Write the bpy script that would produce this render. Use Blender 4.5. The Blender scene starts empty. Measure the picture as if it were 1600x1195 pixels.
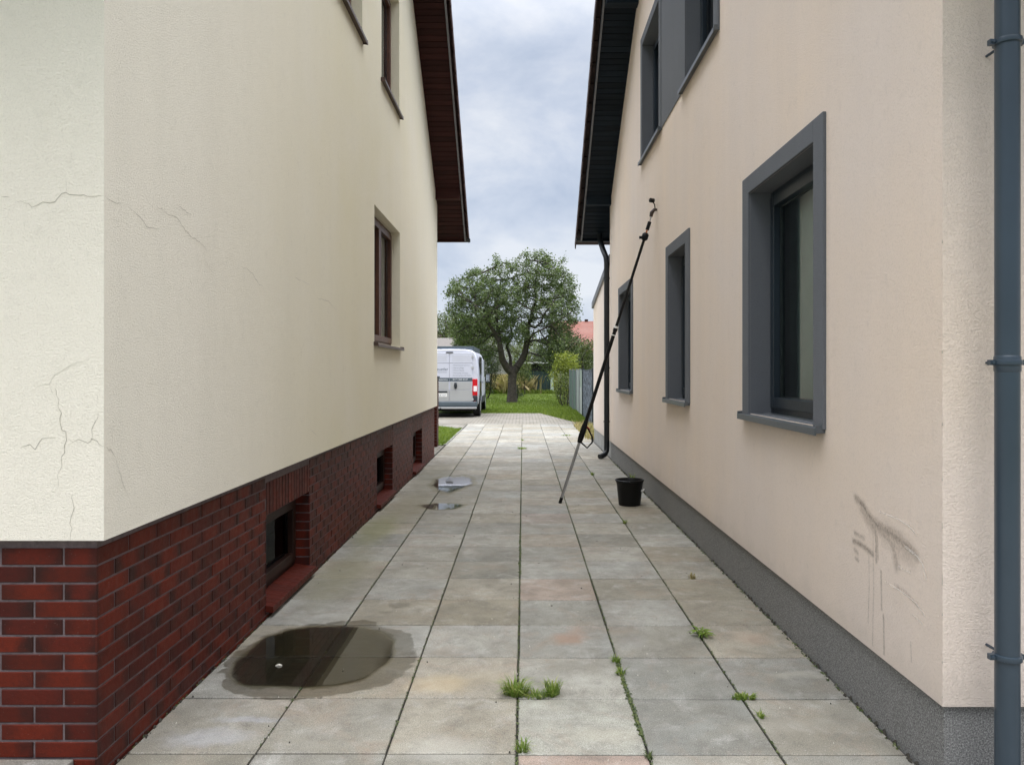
import bpy, math, random
import numpy as np
from mathutils import Vector, Matrix
from mathutils.geometry import tessellate_polygon
R = math.radians
random.seed(7)
rng = np.random.default_rng(7)
C = bpy.context.scene.collection

# ---------------------------------------------------------------- camera, sky, sun, exposure
cam_d = bpy.data.cameras.new('camera')
cam = bpy.data.objects.new('camera', cam_d); C.objects.link(cam)
cam.location = (0, 0, 1.458); cam.rotation_euler = (R(90), 0, 0)
cam_d.sensor_width = 36; cam_d.lens = 1212/1600*36
cam_d.shift_x = -17/1600; cam_d.shift_y = -17.5/1600
cam_d.clip_start = 0.05; cam_d.clip_end = 2000
bpy.context.scene.camera = cam
sc = bpy.context.scene
sc.view_settings.view_transform = 'Standard'; sc.view_settings.look = 'None'
sc.view_settings.gamma = 1; sc.view_settings.exposure = 1.60
SUN_EL, SUN_AZ = 68, 182            # behind the camera, above thick cloud
world = bpy.data.worlds.new('World'); sc.world = world; world.use_nodes = True
nt = world.node_tree; nt.nodes.clear()
def wn(t, **k):
    n = nt.nodes.new(t)
    for a, b in k.items(): setattr(n, a, b)
    return n
out = wn('ShaderNodeOutputWorld'); bg = wn('ShaderNodeBackground')
sky = wn('ShaderNodeTexSky', sky_type='NISHITA'); sky.sun_disc = False
sky.sun_elevation = R(SUN_EL); sky.sun_rotation = R(SUN_AZ)
tc = wn('ShaderNodeTexCoord'); sep = wn('ShaderNodeSeparateXYZ')
mp = wn('ShaderNodeMapping'); mp.inputs['Scale'].default_value = (1, 1, 1.7); mp.inputs['Location'].default_value = (3.1, 0.4, 1.7)
n1 = wn('ShaderNodeTexNoise'); n1.inputs['Scale'].default_value = 5.2; n1.inputs['Detail'].default_value = 7; n1.inputs['Roughness'].default_value = .56; n1.inputs['Distortion'].default_value = .25
cr = wn('ShaderNodeValToRGB')
cr.color_ramp.elements[0].position = .38; cr.color_ramp.elements[0].color = (1.62, 1.86, 2.30, 1)
cr.color_ramp.elements[1].position = .65; cr.color_ramp.elements[1].color = (2.62, 2.72, 2.92, 1)
e = cr.color_ramp.elements.new(.5); e.color = (2.0, 2.2, 2.58, 1)
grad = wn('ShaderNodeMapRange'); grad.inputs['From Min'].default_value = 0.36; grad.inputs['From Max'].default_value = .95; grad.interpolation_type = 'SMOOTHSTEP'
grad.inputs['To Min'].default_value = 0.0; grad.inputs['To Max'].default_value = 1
gmx = wn('ShaderNodeMixRGB'); gmx.inputs[1].default_value = (1, 1, 1, 1); gmx.inputs[2].default_value = (7.7, 7.2, 6.6, 1)   # overcast zenith out of view, boosted to brighten the side walls
mul = wn('ShaderNodeMixRGB', blend_type='MULTIPLY'); mul.inputs[0].default_value = 1
mix = wn('ShaderNodeMixRGB'); mix.inputs[0].default_value = .95
L = nt.links.new
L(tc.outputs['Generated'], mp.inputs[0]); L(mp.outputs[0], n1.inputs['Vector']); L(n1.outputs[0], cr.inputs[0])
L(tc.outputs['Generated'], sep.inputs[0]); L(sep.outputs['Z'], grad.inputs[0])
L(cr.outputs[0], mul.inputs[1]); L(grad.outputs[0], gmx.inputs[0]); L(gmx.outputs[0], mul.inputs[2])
back = wn('ShaderNodeMapRange'); back.interpolation_type = 'SMOOTHSTEP'                     # unseen sky dimmed behind the camera so the front walls darken
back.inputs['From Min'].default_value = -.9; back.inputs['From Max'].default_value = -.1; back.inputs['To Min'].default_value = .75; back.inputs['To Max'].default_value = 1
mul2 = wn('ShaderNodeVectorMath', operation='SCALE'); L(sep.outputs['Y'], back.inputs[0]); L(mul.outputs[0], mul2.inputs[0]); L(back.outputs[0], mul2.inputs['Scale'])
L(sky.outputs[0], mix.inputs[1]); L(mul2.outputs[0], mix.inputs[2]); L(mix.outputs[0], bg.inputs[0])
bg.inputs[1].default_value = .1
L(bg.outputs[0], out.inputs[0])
sd = bpy.data.lights.new('sun', 'SUN'); so = bpy.data.objects.new('sun', sd); C.objects.link(so)
sd.energy = .5; sd.angle = R(40); sd.color = (1, .96, .9)
az = R(SUN_AZ); el = R(SUN_EL)
dirv = Vector((math.sin(az)*math.cos(el), math.cos(az)*math.cos(el), math.sin(el)))   # towards the sun
so.rotation_euler = dirv.to_track_quat('Z', 'Y').to_euler()

# ---------------------------------------------------------------- materials
class NT:
    def __init__(s, name):
        s.m = bpy.data.materials.new(name); s.m.use_nodes = True; s.t = s.m.node_tree
        s.p = s.t.nodes['Principled BSDF']; s.o = s.t.nodes['Material Output']
        s.tc = None
    def n(s, typ, **k):
        x = s.t.nodes.new(typ)
        for a, b in k.items():
            if a.startswith('i_'):
                key = a[2:].replace('_', ' ')
                x.inputs[key].default_value = b
            else: setattr(x, a, b)
        return x
    def l(s, a, b): s.t.links.new(a, b); return b
    def co(s):
        if not s.tc: s.tc = s.n('ShaderNodeTexCoord')
        return s.tc.outputs['Object']
    def map(s, scale=(1,1,1), loc=(0,0,0)):
        m = s.n('ShaderNodeMapping'); m.inputs['Scale'].default_value = scale; m.inputs['Location'].default_value = loc
        s.l(s.co(), m.inputs[0]); return m.outputs[0]
    def noise(s, scale, detail=3, rough=.5, vec=None, dist=0):
        x = s.n('ShaderNodeTexNoise'); x.inputs['Scale'].default_value = scale; x.inputs['Detail'].default_value = detail
        x.inputs['Roughness'].default_value = rough; x.inputs['Distortion'].default_value = dist
        s.l(vec if vec else s.co(), x.inputs['Vector']); return x.outputs[0]
    def ramp(s, fac, stops):
        x = s.n('ShaderNodeValToRGB'); els = x.color_ramp.elements
        while len(els) < len(stops): els.new(.5)
        for e, (p, c) in zip(els, stops):
            e.position = p; e.color = (c, c, c, 1) if isinstance(c, (int, float)) else (*c, 1)
        s.l(fac, x.inputs[0]); return x.outputs[0]
    def mix(s, fac, a, b, mode='MIX'):
        x = s.n('ShaderNodeMixRGB', blend_type=mode)
        for i, v in ((0, fac), (1, a), (2, b)):
            if isinstance(v, (int, float)): x.inputs[i].default_value = v if i == 0 else (v, v, v, 1)
            elif isinstance(v, tuple): x.inputs[i].default_value = (*v, 1)
            else: s.l(v, x.inputs[i])
        return x.outputs[0]
    def math(s, op, a, b=0.0, clamp=False):
        x = s.n('ShaderNodeMath', operation=op); x.use_clamp = clamp
        for i, v in ((0, a), (1, b)):
            if isinstance(v, (int, float)): x.inputs[i].default_value = v
            else: s.l(v, x.inputs[i])
        return x.outputs[0]
    def attr(s, name, what='Color'):
        x = s.n('ShaderNodeAttribute'); x.attribute_name = name; return x.outputs[what]
    def bump(s, h, dist, strength=1, prev=None):
        x = s.n('ShaderNodeBump'); x.inputs['Distance'].default_value = dist; x.inputs['Strength'].default_value = strength
        s.l(h, x.inputs['Height'])
        if prev: s.l(prev, x.inputs['Normal'])
        s.l(x.outputs[0], s.p.inputs['Normal']); return x.outputs[0]
    def set(s, col=None, rough=None, metal=None, spec=None):
        for k, v in (('Base Color', col), ('Roughness', rough), ('Metallic', metal), ('Specular IOR Level', spec)):
            if v is None: continue
            if isinstance(v, tuple): s.p.inputs[k].default_value = (*v, 1)
            elif isinstance(v, (int, float)): s.p.inputs[k].default_value = v
            else: s.l(v, s.p.inputs[k])
        return s.m

def simple(name, col, rough=.5, metal=0, var=.12, scale=8, bump=0, bscale=200, spec=.5):
    t = NT(name)
    c = t.mix(t.ramp(t.noise(scale, 5, .6), [(.3, 0), (.7, 1)]), tuple(x*(1-var) for x in col), tuple(min(1, x*(1+var)) for x in col))
    t.set(c, rough, metal, spec)
    if bump: t.bump(t.noise(bscale, 3), bump)
    return t.m

def stucco(name, col, warm, scale=85, b=.0035, green=None, splash=None):
    t = NT(name)
    big = t.ramp(t.noise(.55, 4, .55), [(.3, 0), (.7, 1)])
    c = t.mix(big, col, warm)
    st = t.ramp(t.noise(1, 5, .6, t.map((3.2, 3.2, .25))), [(.35, .0), (.75, 1)])
    c = t.mix(t.math('MULTIPLY', st, .22), c, tuple(x*.8 for x in col))
    if green:                                                   # yellow-green tone mixed in further along the wall
        sepn = t.n('ShaderNodeSeparateXYZ'); t.l(t.co(), sepn.inputs[0])
        g = t.ramp(t.math('DIVIDE', sepn.outputs['Y'], 14), [(.25, 0), (.45, 1), (.7, .75), (1, .35)])
        g2 = t.math('MULTIPLY', g, t.ramp(t.noise(1.1, 4), [(.25, .35), (.75, 1)]))
        c = t.mix(t.math('MULTIPLY', g2, .8), c, green)
    gr = t.noise(scale*2.5, 2)
    c = t.mix(1, c, t.ramp(t.noise(scale*.9, 5, .75), [(.30, .87), (.47, 1.0), (.7, 1.02)]), 'MULTIPLY')
    c = t.mix(t.ramp(t.noise(14, 6, .65), [(.58, 0), (.8, .22)]), c, tuple(x*.62 for x in col))
    if splash:                                                  # rain splash dirt just above the plinth
        sz = t.n('ShaderNodeSeparateXYZ'); t.l(t.co(), sz.inputs[0])
        f = t.ramp(t.math('ADD', sz.outputs['Z'], t.math('MULTIPLY', t.noise(5, 6, .7), .22)), [(splash, .3), (splash+.1, .1), (splash+.35, 0)])
        c = t.mix(f, c, (.42, .37, .31))
    t.set(c, .93, spec=.2)
    v = t.noise(scale, 4, .65, dist=.5)
    v = t.ramp(v, [(.3, 0), (.5, .7), (.72, 1)])
    n = t.bump(v, b, .9)
    t.bump(t.noise(7, 4), .01, .35, n)
    return t.m
M = {}
M['cream'] = stucco('cream_render', (.84, .80, .685), (.85, .80, .69), 150, green=(.77, .72, .51), b=.0021)
M['pink'] = stucco('beige_render', (.81, .72, .66), (.85, .715, .59), 140, b=.0030, splash=.42)
M['surround'] = stucco('grey_render', (.145, .158, .178), (.17, .18, .196), 150, .0035)
def plinth_mat():
    t = NT('speckled_plinth')
    c = t.ramp(t.noise(170, 4, .85), [(.38, (.045, .046, .048)), (.5, (.17, .17, .165)), (.64, (.42, .42, .41))])
    c = t.mix(t.ramp(t.noise(1.6, 5), [(.3, 0), (.7, .4)]), c, (.24, .235, .22))
    t.set(c, .85, spec=.3); t.bump(t.noise(260, 2, .8), .002, .8); return t.m
M['plinth'] = plinth_mat()
def brick_mat(name, flat=False):
    t = NT(name)
    a = t.attr('tint'); sp = t.n('ShaderNodeSeparateColor'); t.l(a, sp.inputs[0])
    base = t.ramp(sp.outputs[0], [(0, (.068, .013, .008)), (.3, (.092, .015, .008)), (.55, (.118, .018, .009)), (.8, (.080, .014, .009)), (1, (.056, .012, .009))])
    if not flat:
        uv = t.n('ShaderNodeUVMap'); s2 = t.n('ShaderNodeSeparateXYZ'); t.l(uv.outputs[0], s2.inputs[0])
        d = t.math('ABSOLUTE', t.math('SUBTRACT', s2.outputs[0], .5))
        d2 = t.math('ADD', d, t.math('MULTIPLY', t.math('SUBTRACT', t.noise(16, 4), .5), .55))
        f = t.ramp(d2, [(.2, 0), (.46, .95)])
        base = t.mix(t.math('MULTIPLY', f, sp.outputs[1]), base, (.026, .012, .010))
    base = t.mix(t.ramp(t.noise(60, 5, .7), [(.45, 0), (.75, .4)]), base, (.03, .012, .010))
    base = t.mix(t.ramp(t.noise(230, 2), [(.73, 0), (.76, .5)]), base, (.4, .35, .3))
    t.set(base, t.ramp(t.noise(25, 4), [(.3, .42), (.7, .6)]), spec=.12)
    t.bump(t.noise(40, 5, .65), .0022, .7); return t.m
M['brick'] = brick_mat('clinker_brick')
M['mortar'] = simple('grey_mortar', (.125, .098, .10), .9, var=.3, scale=30, bump=.002)
def metal_paint(name, col, rough=.35, v=.08): return simple(name, col, rough, 0, v, 3, .0006, 40)
M['anth'] = metal_paint('anthracite_frame', (.013, .022, .032), .38)
M['pipe'] = metal_paint('blue_grey_pipe', (.034, .052, .070), .3)
M['pipe_dark'] = metal_paint('dark_pipe', (.008, .011, .014), .4)
M['sill_grey'] = metal_paint('grey_sill', (.085, .098, .11), .35)
M['brown'] = simple('brown_frame', (.085, .033, .018), .45, var=.25, scale=20); M['brown_dark'] = simple('dark_brown_frame', (.022, .009, .006), .5, var=.3, scale=20, spec=.2)
M['sill_brown'] = simple('brown_sill', (.075, .045, .035), .4, var=.15)
def board_mat(name, c1, rough):
    t = NT(name); v = t.map((2, 30, 30))
    c = t.mix(t.ramp(t.noise(2, 5, .6, v), [(.3, 0), (.7, 1)]), c1, tuple(x*1.7 for x in c1))
    c = t.mix(.6, c, t.mix(t.attr('tint'), .6, 1.5), 'MULTIPLY')
    t.set(c, rough, spec=.12); return t.m
M['soffit_l'] = board_mat('brown_boards', (.026, .009, .008), .6)
M['soffit_r'] = board_mat('dark_boards', (.006, .010, .015), .45)
M['tile_l'] = simple('dark_red_tiles', (.07, .032, .028), .7, var=.4, scale=6, bump=.003, bscale=60)
M['tile_r'] = simple('dark_brown_tiles', (.055, .033, .03), .7, var=.4, scale=6, bump=.003, bscale=60)
M['trim'] = simple('trim_metal', (.16, .165, .18), .45)
M['red_tile'] = simple('red_tiles', (.42, .13, .085), .85, var=.3, scale=3)
M['curtain'] = simple('curtain', (.72, .71, .66), .9, var=.06)
M['blind'] = simple('grey_blind', (.40, .50, .48), .8, var=.06)
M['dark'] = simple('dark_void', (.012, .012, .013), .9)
def glass(name='glass', tint=(.75, .82, .8), gl=.95):
    t = NT(name); t.t.nodes.remove(t.p)
    g = t.n('ShaderNodeBsdfGlossy'); g.inputs['Roughness'].default_value = .02; g.inputs['Color'].default_value = (gl*.95, gl*.97, gl, 1)
    tr = t.n('ShaderNodeBsdfTransparent'); tr.inputs[0].default_value = (*tint, 1)
    f = t.n('ShaderNodeFresnel'); f.inputs[0].default_value = 1.36
    mx = t.n('ShaderNodeMixShader'); t.l(f.outputs[0], mx.inputs[0]); t.l(tr.outputs[0], mx.inputs[1]); t.l(g.outputs[0], mx.inputs[2])
    t.l(mx.outputs[0], t.o.inputs[0]); return t.m
M['glass'] = glass(); M['glass_dim'] = glass('dim_glass', (.4, .42, .42), .35)  # basement panes: reflections toned down through the glass colour
def water():
    t = NT('puddle_water'); t.t.nodes.remove(t.p)
    g = t.n('ShaderNodeBsdfGlossy'); g.inputs['Roughness'].default_value = .02
    tr = t.n('ShaderNodeBsdfTransparent'); tr.inputs[0].default_value = (.93, .92, .88, 1)
    f = t.n('ShaderNodeFresnel'); f.inputs[0].default_value = 2.6
    b = t.n('ShaderNodeBump'); b.inputs['Distance'].default_value = .0006; b.inputs['Strength'].default_value = .3
    t.l(t.noise(6, 2), b.inputs['Height']); t.l(b.outputs[0], g.inputs['Normal']); t.l(b.outputs[0], f.inputs['Normal'])
    mx = t.n('ShaderNodeMixShader'); t.l(t.math('MULTIPLY', f.outputs[0], t.ramp(t.math('ADD', t.attr('film', 'Fac'), t.math('MULTIPLY', t.math('SUBTRACT', t.noise(9, 5, .6), .5), .9)), [(.2, 0), (.7, 1)]), True), mx.inputs[0]); t.l(tr.outputs[0], mx.inputs[1]); t.l(g.outputs[0], mx.inputs[2])
    t.l(mx.outputs[0], t.o.inputs[0]); return t.m
M['water'] = water()

STAINS = [  # x, y, rx, ry, strength, colour (real stains on the slabs)
    (.25, 4.23, .10, .10, .6, (.30, .18, .12)), (.30, 4.36, .05, .1, .35, (.34, .22, .16)),
    (-.38, 3.62, .17, .13, .45, (.47, .37, .22)), (-.2, 3.7, .2, .1, .25, (.47, .40, .27)),
    (1.25, 4.22, .13, .12, .35, (.42, .30, .22)), (-1.25, 3.1, .22, .08, .28, (.44, .46, .52)), (-1.15, 3.25, .16, .04, .3, (.44, .46, .52)),
    (-1.3, 5.6, .2, .9, .6, (.20, .19, .12)), (-1.34, 7.2, .2, .9, .75, (.18, .18, .09)), (-1.2, 8.4, .3, 1.0, .65, (.20, .18, .12)),
    (-1.25, 10.6, .3, 1.8, .6, (.19, .18, .13)), (-.7, 9.2, .45, 1.5, .45, (.22, .21, .17)), (1.1, 3.2, .25, .1, .3, (.34, .32, .27)),
    (.33, 3.1, .2, .1, .22, (.5, .46, .36)), (-.3, 3.0, .2, .12, .3, (.48, .48, .44)), (1.0, 3.7, .13, .16, .3, (.26, .25, .23)),
    (.6, 4.2, .1, .13, .35, (.25, .25, .24)), (1.3, 3.72, .14, .05, .35, (.42, .40, .33)),
]
def slab_mat():
    t = NT('concrete_slabs')
    a = t.attr('tint')
    warpn = t.n('ShaderNodeTexNoise'); warpn.inputs['Scale'].default_value = 5; warpn.inputs['Detail'].default_value = 6; warpn.inputs['Roughness'].default_value = .65
    t.l(t.co(), warpn.inputs['Vector'])
    wv = t.n('ShaderNodeVectorMath', operation='SUBTRACT'); t.l(warpn.outputs['Color'], wv.inputs[0]); wv.inputs[1].default_value = (.5, .5, .5)
    ws = t.n('ShaderNodeVectorMath', operation='MULTIPLY_ADD'); t.l(wv.outputs[0], ws.inputs[0]); ws.inputs[1].default_value = (.22, .22, 0); t.l(t.co(), ws.inputs[2])
    warped = ws.outputs[0]
    c = t.mix(t.ramp(t.noise(3.2, 7, .68), [(.38, 0), (.62, 1)]), (.80, .79, .77), (1.16, 1.16, 1.14))
    c = t.mix(1, a, c, 'MULTIPLY')
    c = t.mix(t.ramp(t.noise(1.1, 6, .7, dist=.8), [(.42, 0), (.72, .6)]), c, (.20, .18, .135))
    c = t.mix(t.ramp(t.noise(9, 7, .75, dist=.6), [(.5, 0), (.74, .6)]), c, (.135, .125, .11))
    c = t.mix(t.ramp(t.noise(6, 5, .65, t.map((1, 1, 1), (5, 9, 0)), .5), [(.54, 0), (.74, .45)]), c, (.46, .45, .42))
    c = t.mix(t.ramp(t.noise(2.3, 6, .72, t.map((1, 1, 1), (3, 3, 0)), 1.2), [(.52, 0), (.7, .4)]), c, (.30, .22, .16))
    c = t.mix(.8, c, t.ramp(t.noise(210, 3, .8), [(.3, .35), (.5, .98), (.7, 1.6)]), 'MULTIPLY')
    c = t.mix(t.ramp(t.noise(120, 1), [(.70, 0), (.73, .55)]), c, (.5, .49, .46))
    c = t.mix(t.ramp(t.noise(75, 2), [(.66, 0), (.71, .6)]), c, (.11, .105, .09))
    def blob(x, y, rx, ry, edge0=1.0, edge1=.45, p=None):
        m = t.n('ShaderNodeMapping'); m.vector_type = 'POINT'
        m.inputs['Scale'].default_value = (1/rx, 1/ry, 0); m.inputs['Location'].default_value = (-x/rx, -y/ry, 0)
        t.l(warped, m.inputs[0])
        if p:                                                     # squarer outline
            s3 = t.n('ShaderNodeSeparateXYZ'); t.l(m.outputs[0], s3.inputs[0])
            q = t.math('ADD', t.math('POWER', t.math('ABSOLUTE', s3.outputs[0]), p), t.math('POWER', t.math('ABSOLUTE', s3.outputs[1]), p))
            r = t.math('POWER', q, 1/p)
        else:
            ln = t.n('ShaderNodeVectorMath', operation='LENGTH'); t.l(m.outputs[0], ln.inputs[0]); r = ln.outputs['Value']
        mr = t.n('ShaderNodeMapRange'); mr.interpolation_type = 'SMOOTHSTEP'
        mr.inputs['From Min'].default_value = edge0; mr.inputs['From Max'].default_value = edge1
        t.l(r, mr.inputs[0]); return mr.outputs[0]
    for x, y, rx, ry, s, col in STAINS:
        c = t.mix(t.math('MULTIPLY', blob(x, y, rx, ry, 1.25, .3), s), c, col)
    wet = t.math('MAXIMUM', blob(-1.02, 3.97, .47, .52, 1.0, .975, 2.3), blob(-.98, 4.45, .16, .1, 1.02, .95))
    damp2 = t.math('MULTIPLY', blob(-.92, 10.1, .42, 1.4, 1.3, .4), .4)
    damp3 = t.math('MULTIPLY', blob(-.88, 8.35, .34, .6, 1.3, .4), .4)
    spots = t.math('MAXIMUM', blob(-.77, 4.83, .06, .05, 1.1, .9), blob(-.84, 4.7, .05, .03, 1.1, .9))
    w = t.math('MAXIMUM', t.math('MAXIMUM', wet, damp2), t.math('MAXIMUM', damp3, t.math('MULTIPLY', spots, .6)))
    c = t.mix(w, c, t.mix(1, c, (.54, .525, .485), 'MULTIPLY'))
    deep = blob(-1.06, 4.0, .39, .44, 1.01, .95, 2.6)
    c = t.mix(deep, c, t.mix(1, c, (.58, .57, .49), 'MULTIPLY'))
    rgh = t.mix(w, t.ramp(t.noise(12, 4), [(.3, .62), (.7, .85)]), .3)
    t.set(c, rgh, spec=.4)
    n = t.bump(t.noise(330, 2, .7), .0015, .5)
    t.bump(t.noise(18, 5), .003, .5, n)
    return t.m
M['slab'] = slab_mat()
M['bed'] = simple('joint_soil', (.028, .026, .02), .95, var=.5, scale=25, bump=.004, bscale=80)
def leafmat(name, c1, c2, c3, trans=.25):
    t = NT(name); a = t.attr('tint')
    c = t.ramp(a, [(0, c1), (.55, c2), (1, c3)])
    t.set(c, .5, spec=.4)
    tr = t.n('ShaderNodeBsdfTranslucent'); t.l(t.mix(1, c, (1.5, 1.7, .7), 'MULTIPLY'), tr.inputs[0])
    mx = t.n('ShaderNodeMixShader'); mx.inputs[0].default_value = trans
    t.l(t.p.outputs[0], mx.inputs[1]); t.l(tr.outputs[0], mx.inputs[2]); t.l(mx.outputs[0], t.o.inputs[0]); return t.m
M['leaf'] = leafmat('apple_leaves', (.055, .08, .032), (.112, .15, .062), (.205, .24, .115))
M['leaf_dark'] = leafmat('dark_leaves', (.018, .030, .012), (.034, .052, .02), (.06, .085, .034))
M['leaf_mid'] = leafmat('mid_leaves', (.06, .08, .026), (.105, .135, .045), (.18, .205, .08))
M['leaf_yel'] = leafmat('yellow_green_leaves', (.10, .13, .025), (.25, .28, .05), (.42, .43, .11), .3)
M['grass'] = leafmat('grass_blades', (.075, .115, .018), (.14, .195, .032), (.22, .26, .055), .3)
M['hay'] = leafmat('dry_grass', (.16, .15, .06), (.36, .30, .15), (.58, .46, .27), .2)
M['weed'] = leafmat('weed_leaves', (.07, .12, .02), (.17, .25, .045), (.40, .40, .15), .3)
M['moss'] = leafmat('moss', (.03, .05, .012), (.07, .10, .03), (.14, .16, .05), .1)
M['lawn'] = simple('lawn_ground', (.10, .145, .022), .95, var=.35, scale=1.2, bump=.02, bscale=25)
M['earth'] = simple('field_ground', (.08, .11, .035), .95, var=.4, scale=.3)
M['bark'] = simple('bark', (.05, .042, .034), .95, var=.45, scale=9, bump=.02, bscale=18)

# ---------------------------------------------------------------- helpers
class MB:
    def __init__(s): s.v = []; s.f = []; s.mi = []; s.col = []; s.uv = []
    def face(s, pts, mi=0, col=(1, 1, 1), uv=None):
        b = len(s.v); s.v += [tuple(p) for p in pts]; s.f.append(tuple(range(b, b+len(pts))))
        s.mi.append(mi); s.col.append(col); s.uv.append(uv or [(0, 0)]*len(pts))
    def box(s, x0, x1, y0, y1, z0, z1, mi=0, col=(1, 1, 1), xf=None):
        p = [(x0,y0,z0),(x1,y0,z0),(x1,y1,z0),(x0,y1,z0),(x0,y0,z1),(x1,y0,z1),(x1,y1,z1),(x0,y1,z1)]
        if xf: p = [tuple(xf(q)) for q in p]
        b = len(s.v); s.v += p
        for q in ((0,3,2,1),(4,5,6,7),(0,1,5,4),(1,2,6,5),(2,3,7,6),(3,0,4,7)):
            s.f.append(tuple(b+i for i in q)); s.mi.append(mi); s.col.append(col); s.uv.append([(0,0)]*4)
    def tube(s, pts, rad, n=12, mi=0, caps=True, col=(1,1,1)):
        pts = [Vector(p) for p in pts]
        if not hasattr(rad, '__len__'): rad = [rad]*len(pts)
        rings = []; up = None
        for i, p in enumerate(pts):
            d = (pts[min(i+1, len(pts)-1)] - pts[max(i-1, 0)]).normalized()
            if up is None: up = d.orthogonal().normalized()
            up = (up - d*up.dot(d)).normalized(); w = d.cross(up)
            b = len(s.v)
            s.v += [tuple(p + (up*math.cos(a) + w*math.sin(a))*rad[i]) for a in [2*math.pi*k/n for k in range(n)]]
            rings.append(b)
        for a, b in zip(rings, rings[1:]):
            for k in range(n):
                s.f.append((a+k, a+(k+1) % n, b+(k+1) % n, b+k)); s.mi.append(mi); s.col.append(col); s.uv.append([(0,0)]*4)
        if caps:
            s.f.append(tuple(rings[0]+k for k in reversed(range(n)))); s.mi.append(mi); s.col.append(col); s.uv.append([(0,0)]*n)
            s.f.append(tuple(rings[-1]+k for k in range(n))); s.mi.append(mi); s.col.append(col); s.uv.append([(0,0)]*n)
    def lathe(s, prof, n=32, c=(0,0,0), mi=0):
        b = len(s.v)
        for r, z in prof:
            s.v += [(c[0]+r*math.cos(2*math.pi*k/n), c[1]+r*math.sin(2*math.pi*k/n), c[2]+z) for k in range(n)]
        for i in range(len(prof)-1):
            for k in range(n):
                s.f.append((b+i*n+k, b+i*n+(k+1) % n, b+(i+1)*n+(k+1) % n, b+(i+1)*n+k)); s.mi.append(mi); s.col.append((1,1,1)); s.uv.append([(0,0)]*4)

def link(o, parent=None, world=False):
    C.objects.link(o)
    if parent is not None:
        o.parent = parent
        if world:
            w = Vector((0, 0, 0)); q = parent
            while q is not None: w += q.location; q = q.parent
            o.location = -w
    return o
def obj(name, mb, mats, parent=None, world=False, smooth=None, bevel=None):
    me = bpy.data.meshes.new(name); me.from_pydata(mb.v, [], mb.f)
    if not isinstance(mats, (list, tuple)): mats = [mats]
    for m in mats: me.materials.append(m)
    me.polygons.foreach_set('material_index', mb.mi)
    a = me.attributes.new('tint', 'FLOAT_COLOR', 'FACE')
    a.data.foreach_set('color', np.array([(*c, 1) if len(c) == 3 else c for c in mb.col], dtype=np.float32).ravel())
    u = me.uv_layers.new(name='UVMap'); u.data.foreach_set('uv', np.array([q for f in mb.uv for q in f], dtype=np.float32).ravel())
    me.update()
    if smooth:
        me.polygons.foreach_set('use_smooth', [True]*len(me.polygons))
        try: me.set_sharp_from_angle(angle=R(smooth))
        except Exception: pass
    o = bpy.data.objects.new(name, me); link(o, parent, world)
    if bevel:
        b = o.modifiers.new('bevel', 'BEVEL'); b.width = bevel; b.segments = 2; b.limit_method = 'ANGLE'
    return o
def npobj(name, V, F, tint, mats, parent=None, world=False):
    """fast quad mesh: V (n,3), F (m,4), tint (m,)"""
    me = bpy.data.meshes.new(name); me.vertices.add(len(V)); me.vertices.foreach_set('co', V.astype(np.float32).ravel())
    me.loops.add(F.size); me.loops.foreach_set('vertex_index', F.astype(np.int32).ravel())
    me.polygons.add(len(F)); me.polygons.foreach_set('loop_start', np.arange(len(F), dtype=np.int32)*F.shape[1])
    me.update(calc_edges=True)
    a = me.attributes.new('tint', 'FLOAT_COLOR', 'FACE')
    t = np.repeat(tint[:, None], 4, 1).astype(np.float32); t[:, 3] = 1; a.data.foreach_set('color', t.ravel())
    me.materials.append(mats)
    return link(bpy.data.objects.new(name, me), parent, world)
def thing(name, label, cat, loc=(0,0,0), rz=0, group=None):
    o = bpy.data.objects.new(name, None); C.objects.link(o); o.location = loc; o.rotation_euler = (0,0,rz)
    o['label'] = label; o['category'] = cat
    if group: o['group'] = group
    bpy.context.view_layer.update()
    return o
def tag(o, label=None, cat=None, group=None, kind=None):
    for k, v in (('label', label), ('category', cat), ('group', group), ('kind', kind)):
        if v: o[k] = v
    return o
def wallpoly(mb, outer, holes, P, mi=0, flip=False):
    """outer / holes: lists of (a,b); P maps (a,b) to 3D"""
    loops = [[Vector((a, b, 0)) for a, b in outer]] + [[Vector((a, b, 0)) for a, b in h] for h in holes]
    flat = [p for l in loops for p in l]
    base = len(mb.v); mb.v += [tuple(P(p.x, p.y)) for p in flat]
    for t in tessellate_polygon(loops):
        mb.f.append(tuple(base+i for i in (t if not flip else t[::-1]))); mb.mi.append(mi); mb.col.append((1,1,1)); mb.uv.append([(0,0)]*3)
def rect(a0, a1, b0, b1): return [(a0,b0),(a1,b0),(a1,b1),(a0,b1)]

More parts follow.
